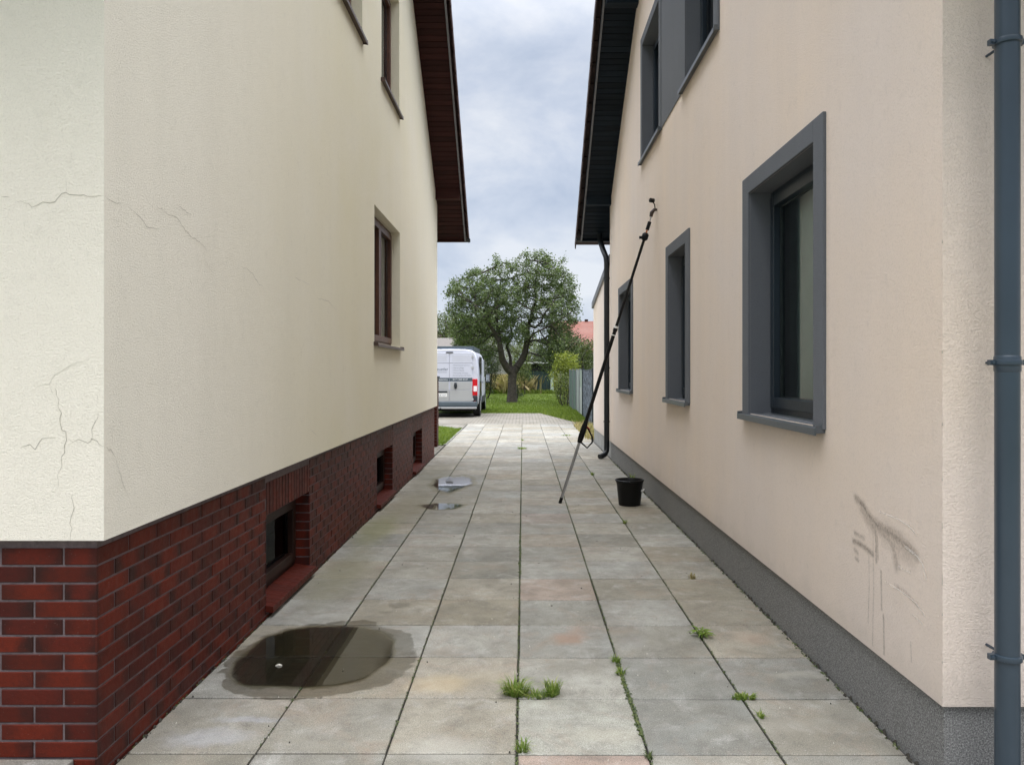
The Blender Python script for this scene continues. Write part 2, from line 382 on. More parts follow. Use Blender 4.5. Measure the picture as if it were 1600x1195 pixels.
# ---------------------------------------------------------------- ground
g = MB(); g.face([(-400,-60,-.05),(400,-60,-.05),(400,900,-.05),(-400,900,-.05)])
tag(obj('ground', g, M['earth']), kind='structure')
g = MB(); g.face([(-12,-4,-.012),(12,-4,-.012),(12,2.9,-.012),(-12,2.9,-.012)]); g.face([(-1.54,2.9,-.012),(1.54,2.9,-.012),(1.54,21.5,-.012),(-1.54,21.5,-.012)])
tag(obj('paving_bed', g, M['bed']), kind='structure')
sl = MB()
def slab(x0, x1, y0, y1, col):
    zt = random.uniform(-.0008, .0008); tx = random.uniform(-.0006, .0006); ty = random.uniform(-.0006, .0006)
    j = [random.uniform(-.0022, .0022) for _ in range(4)]
    x0 += j[0]; x1 += j[1]; y0 += j[2]; y1 += j[3]; c = .0055
    cx, cy = (x0+x1)/2, (y0+y1)/2
    def z(x, y): return zt + tx*(x-cx)/.25 + ty*(y-cy)/.25
    o = [(x0,y0),(x1,y0),(x1,y1),(x0,y1)]; i_ = [(x0+c,y0+c),(x1-c,y0+c),(x1-c,y1-c),(x0+c,y1-c)]
    b = len(sl.v)
    sl.v += [(x,y,z(x,y)) for x,y in i_] + [(x,y,z(x,y)-.0035) for x,y in o] + [(x,y,-.04) for x,y in o]
    fs = [(0,1,2,3)] + [(4+k, 4+(k+1) % 4, (k+1) % 4, k) for k in range(4)] + [(8+k, 8+(k+1) % 4, 4+(k+1) % 4, 4+k) for k in range(4)]
    for f in fs: sl.f.append(tuple(b+q for q in f)); sl.mi.append(0); sl.col.append(col); sl.uv.append([(0,0)]*4)
TINT = {(4, 0): (.315, .262, .222), (-1, 0): (.34, .265, .225), (9, 0): (.29, .255, .23), (1, 0): (.315, .31, .275), (1, -1): (.335, .31, .26), (7, 0): (.30, .275, .235), (0, 0): (.335, .335, .295)}
for n in range(-13, 37):
    for k in range(-20, 20):
        y0 = 2.955 + .5*n; x0 = -.022 + .5*k
        if n >= -1 and not (-3 <= k <= 2): continue
        v = random.uniform(.215, .32); w = random.uniform(-.008, .02)
        col = TINT.get((n, k), (v+w+.004, v, v-w*1.3-.028))
        xa, xb = x0+.0047, x0+.4953
        off = .022 if k < 0 else 0
        if n >= -1:
            if k == -3: xa = -1.512
            if k == 2: xb = 1.458
        slab(xa, xb, y0+.0045+off*.5, y0+.4955+off*.5, col)
tag(obj('paving', sl, M['slab']), kind='structure')
g = MB(); g.box(-12, -1.60, 2.2, 2.766, -.04, .078, 0, (.25,.245,.23))
tag(obj('kerb', g, M['slab'], bevel=.006), kind='structure')

# ---------------------------------------------------------------- houses
def gable_house(root, s, Xw, y0, y1, zb, slope, z1, holes, mat, name='wall', xfar=11.5):
    """wall skin: plaster from zb up; passage side at x = s*Xw, front at y0"""
    mb = MB(); ym = (y0+y1)/2; zr = z1 + (y1-ym)*slope
    side = [(y0,zb),(y1,zb),(y1,z1),(ym,zr),(y0,z1)]
    wallpoly(mb, side, [rect(h[0],h[1],h[2],h[3]) for h in holes], lambda a,b: (s*Xw,a,b))
    wallpoly(mb, side, [], lambda a,b: (s*xfar,a,b))
    for yy in (y0, y1):
        mb.face([(s*Xw,yy,zb),(s*xfar,yy,zb),(s*xfar,yy,z1),(s*Xw,yy,z1)])
    mb.face([(s*Xw,y0,zb),(s*xfar,y0,zb),(s*xfar,y1,zb),(s*Xw,y1,zb)])       # plaster underside
    for h in holes:                                                          # reveals
        a0,a1,b0,b1 = h[:4]; d = h[4]; xi = s*(Xw+d); xo = s*Xw; mi = h[5]
        mb.face([(xo,a0,b0),(xo,a1,b0),(xi,a1,b0),(xi,a0,b0)], mi)
        mb.face([(xo,a0,b1),(xo,a1,b1),(xi,a1,b1),(xi,a0,b1)], mi)
        mb.face([(xo,a0,b0),(xo,a0,b1),(xi,a0,b1),(xi,a0,b0)], mi)
        mb.face([(xo,a1,b0),(xo,a1,b1),(xi,a1,b1),(xi,a1,b0)], mi)
    return obj(name, mb, mat, root, True)

def ring(mb, s, x0, x1, y0, y1, z0, z1, wy, wz, bottom=True, mi=0):
    """picture-frame ring of boxes in the yz plane between |x| x0..x1"""
    a, b = sorted((s*x0, s*x1))
    mb.box(a, b, y0, y0+wy, z0, z1, mi); mb.box(a, b, y1-wy, y1, z0, z1, mi)
    mb.box(a, b, y0+wy, y1-wy, z1-wz, z1, mi)
    if bottom: mb.box(a, b, y0+wy, y1-wy, z0, z0+wz, mi)
def window(root, s, Xw, y0, y1, z0, z1, depth, fm, two=False, curtain=None, label=None, handle_bar=False):
    mb = MB(); X = Xw + depth - .055
    ring(mb, s, X, X+.07, y0, y1, z0, z1, .055, .055)                         # outer frame
    leaves = [(y0+.04, y1-.04)] if not two else [(y0+.04, (y0+y1)/2+.01), ((y0+y1)/2-.01+.02, y1-.04)]
    for a, b in leaves: ring(mb, s, X-.018, X+.045, a, b, z0+.04, z1-.04, .065, .065)
    w = obj('window', mb, fm, root, True, bevel=.004)
    if label: w['label'] = label
    p = MB(); px = s*(X+.02)
    for a, b in leaves: p.face([(px,a+.05,z0+.09),(px,b-.05,z0+.09),(px,b-.05,z1-.09),(px,a+.05,z1-.09)][::-s])
    obj('pane', p, M['glass_dim' if fm is M['brown_dark'] else 'glass'], w, True)
    sp = MB()
    for a, b in leaves: ring(sp, s, X+.024, X+.036, a+.062, b-.062, z0+.102, z1-.102, .011, .011)
    obj('spacer', sp, M['trim'], w, True)  # pale spacer bar, put in for the reflection lines of the pane
    if curtain:
        kind, ca, cb = curtain; c = MB(); n = 60
        for i in range(n):
            q0 = ca+(cb-ca)*i/n; q1 = ca+(cb-ca)*(i+1)/n
            f = lambda q: s*(X+.16+.02*math.sin(q*70)+.008*math.sin(q*31))
            c.face([(f(q0),q0,z0+.02),(f(q1),q1,z0+.02),(f(q1),q1,z1-.02),(f(q0),q0,z1-.02)])
        obj('curtain', c, M[kind], w, True, smooth=80)
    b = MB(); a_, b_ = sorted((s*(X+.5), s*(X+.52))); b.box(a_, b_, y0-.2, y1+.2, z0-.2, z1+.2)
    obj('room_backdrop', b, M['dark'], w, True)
    return w
def sill(w, s, xin, xout, y0, y1, ztop, drop, th, mat, lip=.03, label=None):
    """sloping sill sheet with folded front edge and turned-up ends"""
    mb = MB()
    def quadbox(ya, yb, za_in, za_out, t):
        b = len(mb.v)
        mb.v += [(s*xin,ya,za_in),(s*xout,ya,za_out),(s*xout,yb,za_out),(s*xin,yb,za_in),
                 (s*xin,ya,za_in-t),(s*xout,ya,za_out-t),(s*xout,yb,za_out-t),(s*xin,yb,za_in-t)]
        for q in ((0,1,2,3),(7,6,5,4),(0,4,5,1),(1,5,6,2),(2,6,7,3),(3,7,4,0)):
            mb.f.append(tuple(b+i for i in q)); mb.mi.append(0); mb.col.append((1,1,1)); mb.uv.append([(0,0)]*4)
    quadbox(y0, y1, ztop, ztop-drop, th)
    a, b = sorted((s*(xout-.003), s*(xout+.004)))
    mb.box(a, b, y0-.002, y1+.002, ztop-drop-lip, ztop-drop+.002)
    for e0, e1 in ((y0-.008, y0+.004), (y1-.004, y1+.008)): quadbox(e0, e1, ztop+.018, ztop-drop+.016, .04)
    o = obj('sill', mb, mat, w, True, bevel=.002)
    return o

def roof(root, s, Xw, Xs, Xt, y0, y1, z1, slope, over, tile, soff, fasc, purlins, xfar):
    """gable roof; ridge runs along x. soffit plane meets the walls at z1. Xs soffit edge, Xt outermost tile edge"""
    ym = (y0+y1)/2; th = math.atan(slope); half = (y1-ym+over)/math.cos(th); zr = z1+(y1-ym)*slope
    bs, bt, bf, bg_ = MB(), MB(), MB(), MB()
    def P(sgn):                                        # slope coords: q=(x, u down slope, n normal) -> world
        def f(q): return (s*q[0], ym + sgn*(q[1]*math.cos(th) + q[2]*math.sin(th)), zr - q[1]*math.sin(th) + q[2]*math.cos(th))
        return f
    for sgn in (1, -1):
        f = P(sgn); u = 0
        while u < half - .001:                         # soffit boards across the slope
            u1 = min(u+.095, half); t = random.random()
            in_wall = u1 < half - over/math.cos(th)
            bs.box(Xs+.018, (Xw+.05) if in_wall else xfar, u+.004, u1-.004, 0, .018, 0, (t,t,t), f)
            u += .095
        bs.box(Xs+.018, xfar, 0, half, .02, .03, 1, (0,0,0), f)
        bf.box(Xs, Xs+.018, -.01, half, -.03, .15, 0, (1,1,1), f)          # verge board
        bf.box(Xs-.004, Xs+.022, -.01, half+.002, -.036, -.03, 1, (1,1,1), f)  # thin bright drip edge
        bf.box(Xs, xfar, half, half+.02, -.03, .14, 0, (1,1,1), f)         # eaves board
        u = 0
        while u < half + .03:                          # tile courses, each lapping the one below
            u1 = u + .34; c = random.uniform(.7, 1.2); b = len(bt.v)
            sec = lambda x: [(x,u,.14),(x,u1+.04,.165),(x,u1+.04,.195),(x,u,.165)]
            bt.v += [f(q) for q in sec(Xt+.005)] + [f(q) for q in sec(xfar+.3)]
            for q in ((0,1,2,3),(7,6,5,4),(0,4,5,1),(1,5,6,2),(2,6,7,3),(3,7,4,0)):
                bt.f.append(tuple(b+i for i in q)); bt.mi.append(0); bt.col.append((c,c,c)); bt.uv.append([(0,0)]*4)
            b = len(bt.v)                              # verge tile with its turned-down side
            for x in (Xt-.012, Xt+.006):
                bt.v += [f(q) for q in [(x,u-.0,.055),(x,u1+.045,.03+.045),(x,u1+.045,.205),(x,u,.172)]]
            for q in ((0,1,2,3),(7,6,5,4),(0,4,5,1),(1,5,6,2),(2,6,7,3),(3,7,4,0)):
                bt.f.append(tuple(b+i for i in q)); bt.mi.append(0); bt.col.append((c,c,c)); bt.uv.append([(0,0)]*4)
            x = Xt + .1                                # rolls of the tiles
            while x < min(xfar, Xt+3.5):
                bt.tube([f((x,u,.165)), f((x,u1+.04,.198))], .025, 6, 0, True); x += .3
            u += .34
        bg_ = MB(); e = f((0, half, 0)); gy = ym + sgn*(half*math.cos(th)+.075); gz = e[2]+.03
        b = len(bg_.v); n = 10
        for x in (Xs-.075, xfar+.2):                    # half-round gutter
            for r in (.062, .056):
                bg_.v += [(s*x, gy + r*math.cos(a), gz + r*math.sin(a)) for a in [math.pi+math.pi*k/n for k in range(n+1)]]
        m = n+1
        for k in range(n):
            for q in ((k,k+1,2*m+k+1,2*m+k),(m+k,3*m+k,3*m+k+1,m+k+1),(k,m+k,m+k+1,k+1)):
                bg_.f.append(tuple(b+i for i in q)); bg_.mi.append(0); bg_.col.append((1,1,1)); bg_.uv.append([(0,0)]*4)
        bg_.f.append(tuple(b+i for i in range(m))); bg_.mi.append(0); bg_.col.append((1,1,1)); bg_.uv.append([(0,0)]*m)
        obj('gutter', bg_, M['pipe_dark'], root, True, smooth=40)
    obj('roof', bt, tile, root, True)
    obj('soffit', bs, [soff, M['dark']], root, True)
    obj('verge_board', bf, [fasc, M['trim']], root, True)
    for yp, hgt, wd in purlins:
        z = zr - abs(yp-ym)*slope + .01; b = MB(); x0, x1 = sorted((s*(Xs+.03), s*(Xw+.1)))
        b.box(x0, x1, yp, yp+wd, z-hgt, z+wd*.2); obj('purlin', b, soff, root, True, bevel=.006)

# ---- left house
HL = thing('house', 'cream rendered house with red clinker brick plinth and brown window frames', 'house', (-6, 8, 0))
LW = [(7.73, 9.34, 1.745, 3.12), (8.12, 9.29, 4.515, 5.87), (5.99, 7.15, 4.515, 5.87)]
gable_house(HL, -1, 1.48, 2.74, 13.4, .86, .72, 4.33, [(*w, .13, 0) for w in LW], M['cream'])
for i, w in enumerate(LW):
    wo = window(HL, -1, 1.48, *w, .165, M['brown'], two=(i == 0), curtain=('curtain', w[0]+.1, w[1]-.1))
    sill(wo, -1, 1.48+.12, 1.48-.045, w[0]-.03, w[1]+.03, w[2]+.006, .02, .012, M['sill_brown'], .028)
roof(HL, -1, 1.48, 1.034, .995, 2.74, 13.4, 4.31, .72, .66, M['tile_l'], M['soffit_l'], M['soffit_l'], [(13.12, .15, .16), (2.9, .15, .16)], 11.7)
# brick plinth
BW = [(4.594, 5.53), (8.08, 9.05), (10.73, 11.69)]; BZ0, BZ1 = .085, .602; XB = 1.52; YB = 2.77; PIT = .0625; Z0 = .0135
pm = MB(); inset = .004
wallpoly(pm, rect(YB+inset, 13.3, -.03, .88), [rect(a, b, BZ0-.02, BZ1) for a, b in BW], lambda a, b: (-XB-inset, a, b), 1)
pm.face([(-XB-inset,YB+inset,-.03),(-11.4,YB+inset,-.03),(-11.4,YB+inset,.88),(-XB-inset,YB+inset,.88)], 1)
for q in ([(-XB,13.3,-.03),(-11.4,13.3,-.03),(-11.4,13.3,.88),(-XB,13.3,.88)], [(-11.4,YB,-.03),(-11.4,13.3,-.03),(-11.4,13.3,.88),(-11.4,YB,.88)]): pm.face(q, 1)
for a, b in BW:
    for yy in (a-inset, b+inset): pm.face([(-XB,yy,BZ0-.02),(-XB-.17,yy,BZ0-.02),(-XB-.17,yy,BZ1),(-XB,yy,BZ1)], 1)
    pm.face([(-XB,a,BZ1+inset),(-XB,b,BZ1+inset),(-XB-.17,b,BZ1+inset),(-XB-.17,a,BZ1+inset)], 1)
    pm.face([(-XB,a,BZ0-.02),(-XB,b,BZ0-.02),(-XB-.17,b,BZ0-.02),(-XB-.17,a,BZ0-.02)], 1)
def brick(P, a0, a1, b0, b1, full0=None, full1=None):
    """one brick face; P(a,b,n) -> world, n outward. chamfered front"""
    if a1-a0 < .012 or b1-b0 < .008: return
    f0 = a0 if full0 is None else full0; f1 = a1 if full1 is None else full1
    c = .0022; col = (random.random(), random.uniform(.3, 1), 0); r = random.uniform(-.0008, .0008)
    front = [(a0+c,b0+c),(a1-c,b0+c),(a1-c,b1-c),(a0+c,b1-c)]; outer = [(a0,b0),(a1,b0),(a1,b1),(a0,b1)]
    b = len(pm.v)
    pm.v += [tuple(P(x,y,r)) for x,y in front] + [tuple(P(x,y,r-.002)) for x,y in outer] + [tuple(P(x,y,-.008)) for x,y in outer]
    U = lambda x: (x-f0)/(f1-f0)
    fu = [U(p[0]) for p in front]; ou = [U(p[0]) for p in outer]
    def add(idx, us): pm.f.append(tuple(b+i for i in idx)); pm.mi.append(0); pm.col.append(col); pm.uv.append([(u, .5) for u in us])
    add((0,1,2,3), fu)
    for k in range(4):
        k1 = (k+1) % 4; add((4+k,4+k1,k1,k), [ou[k],ou[k1],fu[k1],fu[k]]); add((8+k,8+k1,4+k1,4+k), [ou[k],ou[k1],ou[k1],ou[k]])
PS = lambda a, b, n: (-XB+n, a, b)
PF = lambda a, b, n: (-XB-a, YB-n, b)
BLn, J = .226, .008
rows = [(Z0 - PIT + PIT*k, Z0 - PIT + PIT*(k+1)) for k in range(0, 14)]
for k, (za, zb) in enumerate(rows):
    hb0, hb1 = za+J/2, zb-J/2
    if k == 13: hb1 = zb
    cuts = [(a, b) for a, b in BW] if hb1 > BZ0 and hb0 < .80 else []
    y = YB + (0 if k % 2 else -BLn/2 - .006); first = True
    y = YB if k % 2 == 0 else YB
    widths = [.121 if k % 2 == 0 else BLn]
    while y < 13.3:
        wd = widths.pop() if widths else BLn
        a0, a1 = y + (0 if y == YB else J/2), min(y+wd-J/2, 13.3)
        segs = [(a0, a1)]
        for c0, c1 in cuts:
            ns = []
            for p, q in segs:
                if q <= c0 or p >= c1: ns.append((p, q)); continue
                if p < c0: ns.append((p, c0 - (0 if hb1 <= BZ1+.01 else J/2)))
                if q > c1: ns.append((c1 + (0 if hb1 <= BZ1+.01 else J/2), q))
            segs = ns
        for p, q in segs: brick(PS, p, q, hb0, hb1, a0, a1)
        y += wd
    x = 0; widths = [BLn if k % 2 == 0 else .121]; wl = 0
    while x < 5.0:
        wd = widths.pop() if widths else BLn
        brick(PF, x+(0 if x == 0 else J/2), x+wd-J/2, hb0, hb1); x += wd
    for a, b in BW:                                                     # jamb bricks
        if hb0 > BZ0-.03 and hb0 < BZ1-.01:
            z1_ = min(hb1, BZ1)
            brick(lambda p, q, n: (-XB-p, b-n, q), .003, .16, hb0, z1_)
            brick(lambda p, q, n: (-XB-p, a+n, q), .003, .16, hb0, z1_)
for a, b in BW:                                                         # soldier course and its underside
    n = int(round((b-a)/PIT)); w_ = (b-a)/n
    for i in range(n):
        brick(PS, a+i*w_+J/2, a+(i+1)*w_-J/2, BZ1+.001, .7965)
        brick(lambda p, q, nn: (-XB-q, p, BZ1-nn), a+i*w_+J/2, a+(i+1)*w_-J/2, .003, .16)
obj('plinth', pm, [M['brick'], M['mortar']], HL, True)
M['sill_red'] = brick_mat('red_clinker_sill', True)
for i, (a, b) in enumerate(BW):
    wo = window(HL, -1, XB, a, b, BZ0, BZ1, .16, M['brown_dark'])
    sm = MB(); n = int((b-a)/.075)
    for k in range(n+1):                                                # clinker sill bricks laid sloping
        y0_, y1_ = a-.012+(b-a+.024)*k/(n+1)+.0015, a-.012+(b-a+.024)*(k+1)/(n+1)-.0015
        c_ = random.uniform(.0, .25); bb = len(sm.v)
        sm.v += [(-XB-.14,y0_,.095),(-XB+.045,y0_,.068),(-XB+.045,y1_,.068),(-XB-.14,y1_,.095),(-XB-.14,y0_,.055),(-XB+.045,y0_,.03),(-XB+.045,y1_,.03),(-XB-.14,y1_,.055)]
        for q in ((0,1,2,3),(7,6,5,4),(0,4,5,1),(1,5,6,2),(2,6,7,3),(3,7,4,0)):
            sm.f.append(tuple(bb+i_ for i_ in q)); sm.mi.append(0); sm.col.append((c_, 0, 0)); sm.uv.append([(0,0)]*4)
    sm.box(-XB-.14, -XB+.042, a-.01, b+.01, .034, .052, 1)
    obj('sill', sm, [M['sill_red'], M['mortar']], wo, True, bevel=.002)

# cracks: fine dark hairlines in the render
def ribbons(name, lines, P, parent, mat, wid=.0022):
    o = None
    for ln in lines:
        mb = MB(); pts = []
        for (p, q) in zip(ln, ln[1:]):
            n = max(2, int(math.dist(p, q)/.015))
            for i in range(n):
                t = i/n; pts.append([p[0]+(q[0]-p[0])*t+random.gauss(0, .0026), p[1]+(q[1]-p[1])*t+random.gauss(0, .0032)])
        pts.append(list(ln[-1])); N = len(pts)
        for i in range(N-1):
            a, b = Vector(pts[i]), Vector(pts[i+1]); d = b-a
            if d.length < 1e-6: continue
            nn = Vector((-d.y, d.x)).normalized()
            e = lambda k: wid*.5*(.25+.75*min(1, min(k, N-1-k)/(N*.25+1)))*random.uniform(.7, 1.15)
            w0, w1 = e(i), e(i+1)
            mb.face([P(*(a-nn*w0)), P(*(a+nn*w0)), P(*(b+nn*w1)), P(*(b-nn*w1))])
        o = obj(name, mb, mat, parent, True)
    return o
M['crack'] = simple('crack_line', (.38, .35, .28), .95)
M['crack_soft'] = simple('faint_crack_line', (.62, .59, .50), .95)
F = 1212
def side_px(s, X):   # pixel of the photograph -> (y,z) on that wall plane, to put the marks at their real place on it
    def f(px, py):
        Y = F*X/abs(px-817); return (Y, 1.458-(py-580)*Y/F)
    return f
def front_px(Y):
    def f(px, py): return ((px-817)*Y/F, 1.458-(py-580)*Y/F)
    return f
fl = front_px(2.74); sl_ = side_px(-1, 1.48)
z4 = lambda px, py: (px*.452, 260+py*.452)
ribbons('crack', [[fl(*z4(*p)) for p in l] for l in [
    [(0,108),(35,107)], [(50,128),(90,124),(112,138),(150,128),(190,122),(215,92),(240,93),(275,103),(320,105),(345,97),(359,103)],
    [(68,972),(90,965),(125,968),(150,945),(190,938)], [(192,760),(208,850),(210,905),(228,915),(232,945),(215,1005),(200,1080)],
    [(232,945),(270,948),(305,953),(320,942),(345,965),(359,968)], [(320,942),(326,880),(340,845)], [(250,1130),(252,1195),(246,1250),(243,1290)]]],
    lambda a, b: (a, 2.739, b), HL, M['crack'], .0022)
ribbons('crack', [[sl_(*z4(*p)) for p in l] for l in [
    [(362,105),(390,120),(420,132)], [(442,140),(480,172),(515,217),(550,214)], [(535,133),(580,165),(612,178),(650,235),(690,262),(725,305)],
    [(612,132),(640,155),(662,168)], [(833,345),(870,368),(895,408),(908,410)], [(1018,383),(1040,395)], [(1095,455),(1135,466),(1162,497)],
    [(362,968),(385,980),(398,1005)]]], lambda a, b: (-1.479, a, b), HL, M['crack'], .0024)
ribbons('crack', [[sl_(*z4(*p)) for p in l] for l in [[(398,1005),(420,1080),(445,1145)], [(700,300),(720,345),(740,375)], [(908,410),(918,445)], [(1040,395),(1070,410)], [(780,350),(786,310)], [(1070,905),(1100,935)]]],
    lambda a, b: (-1.479, a, b), HL, M['crack_soft'], .003)
ribbons('crack', [[fl(*z4(*p)) for p in l] for l in [[(100,782),(150,758),(170,750),(190,720),(240,690),(310,665)], [(165,755),(192,800)], [(200,1080),(204,1110)], [(228,40),(232,90)], [(336,820),(340,780)]]],
    lambda a, b: (a, 2.739, b), HL, M['crack_soft'], .0022)

# ---- right house
HR = thing('house', 'beige rendered house with dark grey window surrounds and speckled grey plinth', 'house', (6, 8, 0))
XR = 1.45; YR = 2.68
RW = [(3.834, 4.94, 1.19, 2.59), (6.865, 7.68, 1.19, 2.59), (10.32, 11.56, 1.19, 2.59), (8.2, 9.34, 4.0, 5.38), (5.85, 6.87, 4.0, 5.38)]
gable_house(HR, 1, XR, YR, 12.93, .30, .63, 4.20, [(*w, .15, 1) for w in RW], [M['pink'], M['surround']])
pl = MB()
XP = 1.466
pl.box(XP, 11.4, YR+.02, 12.9, -.04, .302)
obj('plinth', pl, M['plinth'], HR, True, bevel=.004)
SUR = [(3.707, 5.07), (6.72, 7.80), (10.2, 11.68), (8.08, 9.465), (5.71, 7.03)]
for i, (w, so_) in enumerate(zip(RW, SUR)):
    cur = ('blind', w[0]-.3, w[1]+.5) if i in (0,) else None
    wo = window(HR, 1, XR, *w, .185, M['anth'], curtain=cur)
    sb = MB(); a0, a1 = so_; y0_, y1_, z0_, z1_ = w
    x0, x1 = XR-.017, XR+.002; zt = z1_+.11; zbm = z0_-.012
    sb.box(x0, x1, a0, y0_, zbm, zt); sb.box(x0, x1, y1_, a1, zbm, zt); sb.box(x0, x1, y0_, y1_, z1_, zt)
    obj('surround', sb, M['surround'], wo, True, bevel=.004)
    sill(wo, 1, XR+.14, XR-.045, a0+.02 if i < 3 else a0+.01, a1-.0+.01, z0_+.004, .012, .014, M['sill_grey'], .034)
pb = MB(); pb.box(XR-.008, XR+.002, 7.03, 8.08, 3.988, 5.49)
obj('panel', pb, M['surround'], HR, True)
roof(HR, 1, XR, 1.015, .945, YR, 12.93, 4.19, .63, .67, M['tile_r'], M['soffit_r'], M['soffit_r'], [(12.72, .14, .14), (9.7, .17, .16), (5.8, .17, .16)], 11.7)
# near downpipe on the front
dp = MB(); cx, cy, r = 1.602, 2.565, .0377
dp.tube([(cx,cy,-.01),(cx,cy,1.5),(cx,cy,3.5),(cx,cy,3.62),(cx,cy-.1,3.85)], r, 40)
for zz in (1.455,): dp.tube([(cx,cy,zz),(cx,cy,zz+.005),(cx,cy,zz+.05),(cx,cy,zz+.055)], [r,r+.0025,r+.0025,r], 40)
dpo = obj('downpipe', dp, M['pipe'], HR, True, smooth=40)
for zz in (2.545, 1.487, .515):
    c = MB(); n = 40; w = .010
    c.lathe([(r, -w), (r+.006, -w*.8), (r+.0075, 0), (r+.006, w*.8), (r, w)], 40, (cx, cy, zz))
    c.box(cx-r-.022, cx-r+.002, cy-.006, cy+.012, zz-.009, zz+.009)
    c.box(cx+r-.002, cx+r+.016, cy-.006, cy+.012, zz-.009, zz+.009)
    c.tube([(cx-r-.013, cy-.012, zz), (cx-r-.013, cy+.02, zz)], .005, 8)
    c.tube([(cx, cy+r, zz), (cx, YR, zz)], .005, 8)
    obj('pipe_clip', c, M['pipe'], dpo, True, smooth=35)
# far downpipe at the back corner
dp = MB(); fx, fy = 1.408, 13.03
dp.tube([(fx-.07,fy+.45,3.83),(fx-.07,fy+.42,3.72),(fx-.05,fy+.12,3.52),(fx-.01,fy+.02,3.38),(fx,fy,3.28),(fx,fy,1.5),(fx,fy,.2),(fx-.005,fy-.01,.12),(fx-.04,fy-.05,.065),(fx-.13,fy-.13,.035)], .046, 16)
d2 = obj('downpipe', dp, M['pipe_dark'], HR, True, smooth=50)
for zz in (3.0, 1.5, .6): c = MB(); c.tube([(fx,fy,zz),(fx,fy,zz+.03)], .052, 16); c.tube([(fx,fy,zz+.01),(fx+.08,fy,zz+.01)], .008, 6); obj('pipe_clip', c, M['pipe_dark'], d2, True, smooth=50)
# scuff stain film with drips
def stain(parent):
    st = side_px(1, 1.45)
    zz = lambda px, py: st(1290+px*.3808, 740+py*.3808)
    def sg(pts, w, s): return [([zz(*p) for p in pts], w, s)]
    strokes = []
    strokes += sg([(125,98),(155,130),(175,165),(205,210)], .010, .75)
    strokes += sg([(150,135),(175,185),(205,225)], .016, .55)
    strokes += sg([(205,205),(250,235),(290,265),(340,300),(370,335)], .013, .75)
    strokes += sg([(215,225),(255,260),(280,300),(292,380)], .013, .5)
    strokes += sg([(250,245),(300,290),(345,330)], .028, .38)
    strokes += sg([(230,215),(275,232),(310,255)], .010, .45)
    strokes += sg([(115,275),(150,292),(195,330)], .007, .75)
    strokes += sg([(120,243),(158,265)], .006, .45)
    strokes += sg([(120,310),(132,325)], .006, .5); strokes += sg([(124,345),(135,355)], .005, .5)
    for x, y0, y1, w, s in ((196,225,720,.0028,.35),(206,215,360,.005,.6),(178,310,610,.0022,.4),(228,400,555,.0035,.55),(238,580,750,.0035,.65),(350,690,770,.002,.5),(212,240,350,.004,.5),(300,330,390,.006,.3),(90,590,620,.002,.4)):
        strokes += sg([(x,y0),(x+2,(y0+y1)/2),(x-3 if x < 200 else x+3,y1)], w, s)
    strokes += sg([(285,455),(330,485),(350,510),(380,545)], .004, .4)
    light = sg([(225,155),(300,185),(345,215),(375,250)], .005, .5) + sg([(330,300),(375,335),(400,370),(415,430)], .005, .6) + sg([(300,380),(350,405)], .006, .4) \
        + sg([(250,445),(310,480),(370,525),(408,580)], .004, .5) + sg([(360,575),(400,615)], .004, .4)
    y0, y1, z0, z1, h = 2.70, 3.45, .32, 1.12, .004
    ny, nz = int((y1-y0)/h), int((z1-z0)/h)
    gy, gz = np.meshgrid(y0+h*np.arange(ny+1), z0+h*np.arange(nz+1), indexing='ij')
    def dens(strs):
        A = np.zeros_like(gy)
        for pts, w, s in strs:
            for (a, b) in zip(pts, pts[1:]):
                a = np.array(a); d = np.array(b)-a; L2 = max(d@d, 1e-9)
                t = np.clip(((gy-a[0])*d[0]+(gz-a[1])*d[1])/L2, 0, 1)
                D = np.hypot(gy-a[0]-t*d[0], gz-a[1]-t*d[1])
                A = np.maximum(A, s*np.exp(-(D/w)**2))
        return A
    nz_ = rng.random(gy.shape)
    sm = (nz_+np.roll(nz_,1,0)+np.roll(nz_,1,1)+np.roll(nz_,(1,1),(0,1)))/4
    Ad = dens([(p, w*1.7, s_*.5) for p, w, s_ in strokes])*(.2+1.5*sm); Al = dens(light)*(.4+1.0*sm)
    for nm, A, colr in (('stain', Ad, (.24, .20, .165)), ('scratch', Al, (.92, .86, .80))):
        idx = np.arange((ny+1)*(nz+1)).reshape(ny+1, nz+1)
        cellmax = np.maximum.reduce([A[:-1,:-1],A[1:,:-1],A[:-1,1:],A[1:,1:]])
        m = cellmax > .03
        Fq = np.stack([idx[:-1,:-1][m], idx[:-1,1:][m], idx[1:,1:][m], idx[1:,:-1][m]], 1)
        used, inv = np.unique(Fq, return_inverse=True); Fq = inv.reshape(Fq.shape)
        V = np.stack([np.full(gy.size, 1.449 if nm == 'stain' else 1.4485), gy.ravel(), gz.ravel()], 1)[used]
        t = NT('dirt_film' if nm == 'stain' else 'light_scratch')
        t.set(colr, .95, spec=.1)
        a = t.attr('alpha', 'Fac'); t.l(a, t.p.inputs['Alpha'])
        o = npobj(nm, V, Fq, np.ones(len(Fq)), t.m, parent, True)
        at = o.data.attributes.new('alpha', 'FLOAT', 'POINT'); at.data.foreach_set('value', A.ravel()[used].astype(np.float32))
stain(HR)
# chips along the right corner
for zz, hh in ((1.27,.012),(1.08,.01),(.915,.02),(.72,.035),(.615,.01),(.45,.008),(1.52,.01),(1.9,.012),(.33,.008)):
    cb = MB(); cb.tube([(1.4485, YR-.0005, zz), (1.4485, YR-.0005, zz+hh)], [.0013, .0006], 5); obj('chip', cb, M['crack'], HR, True)

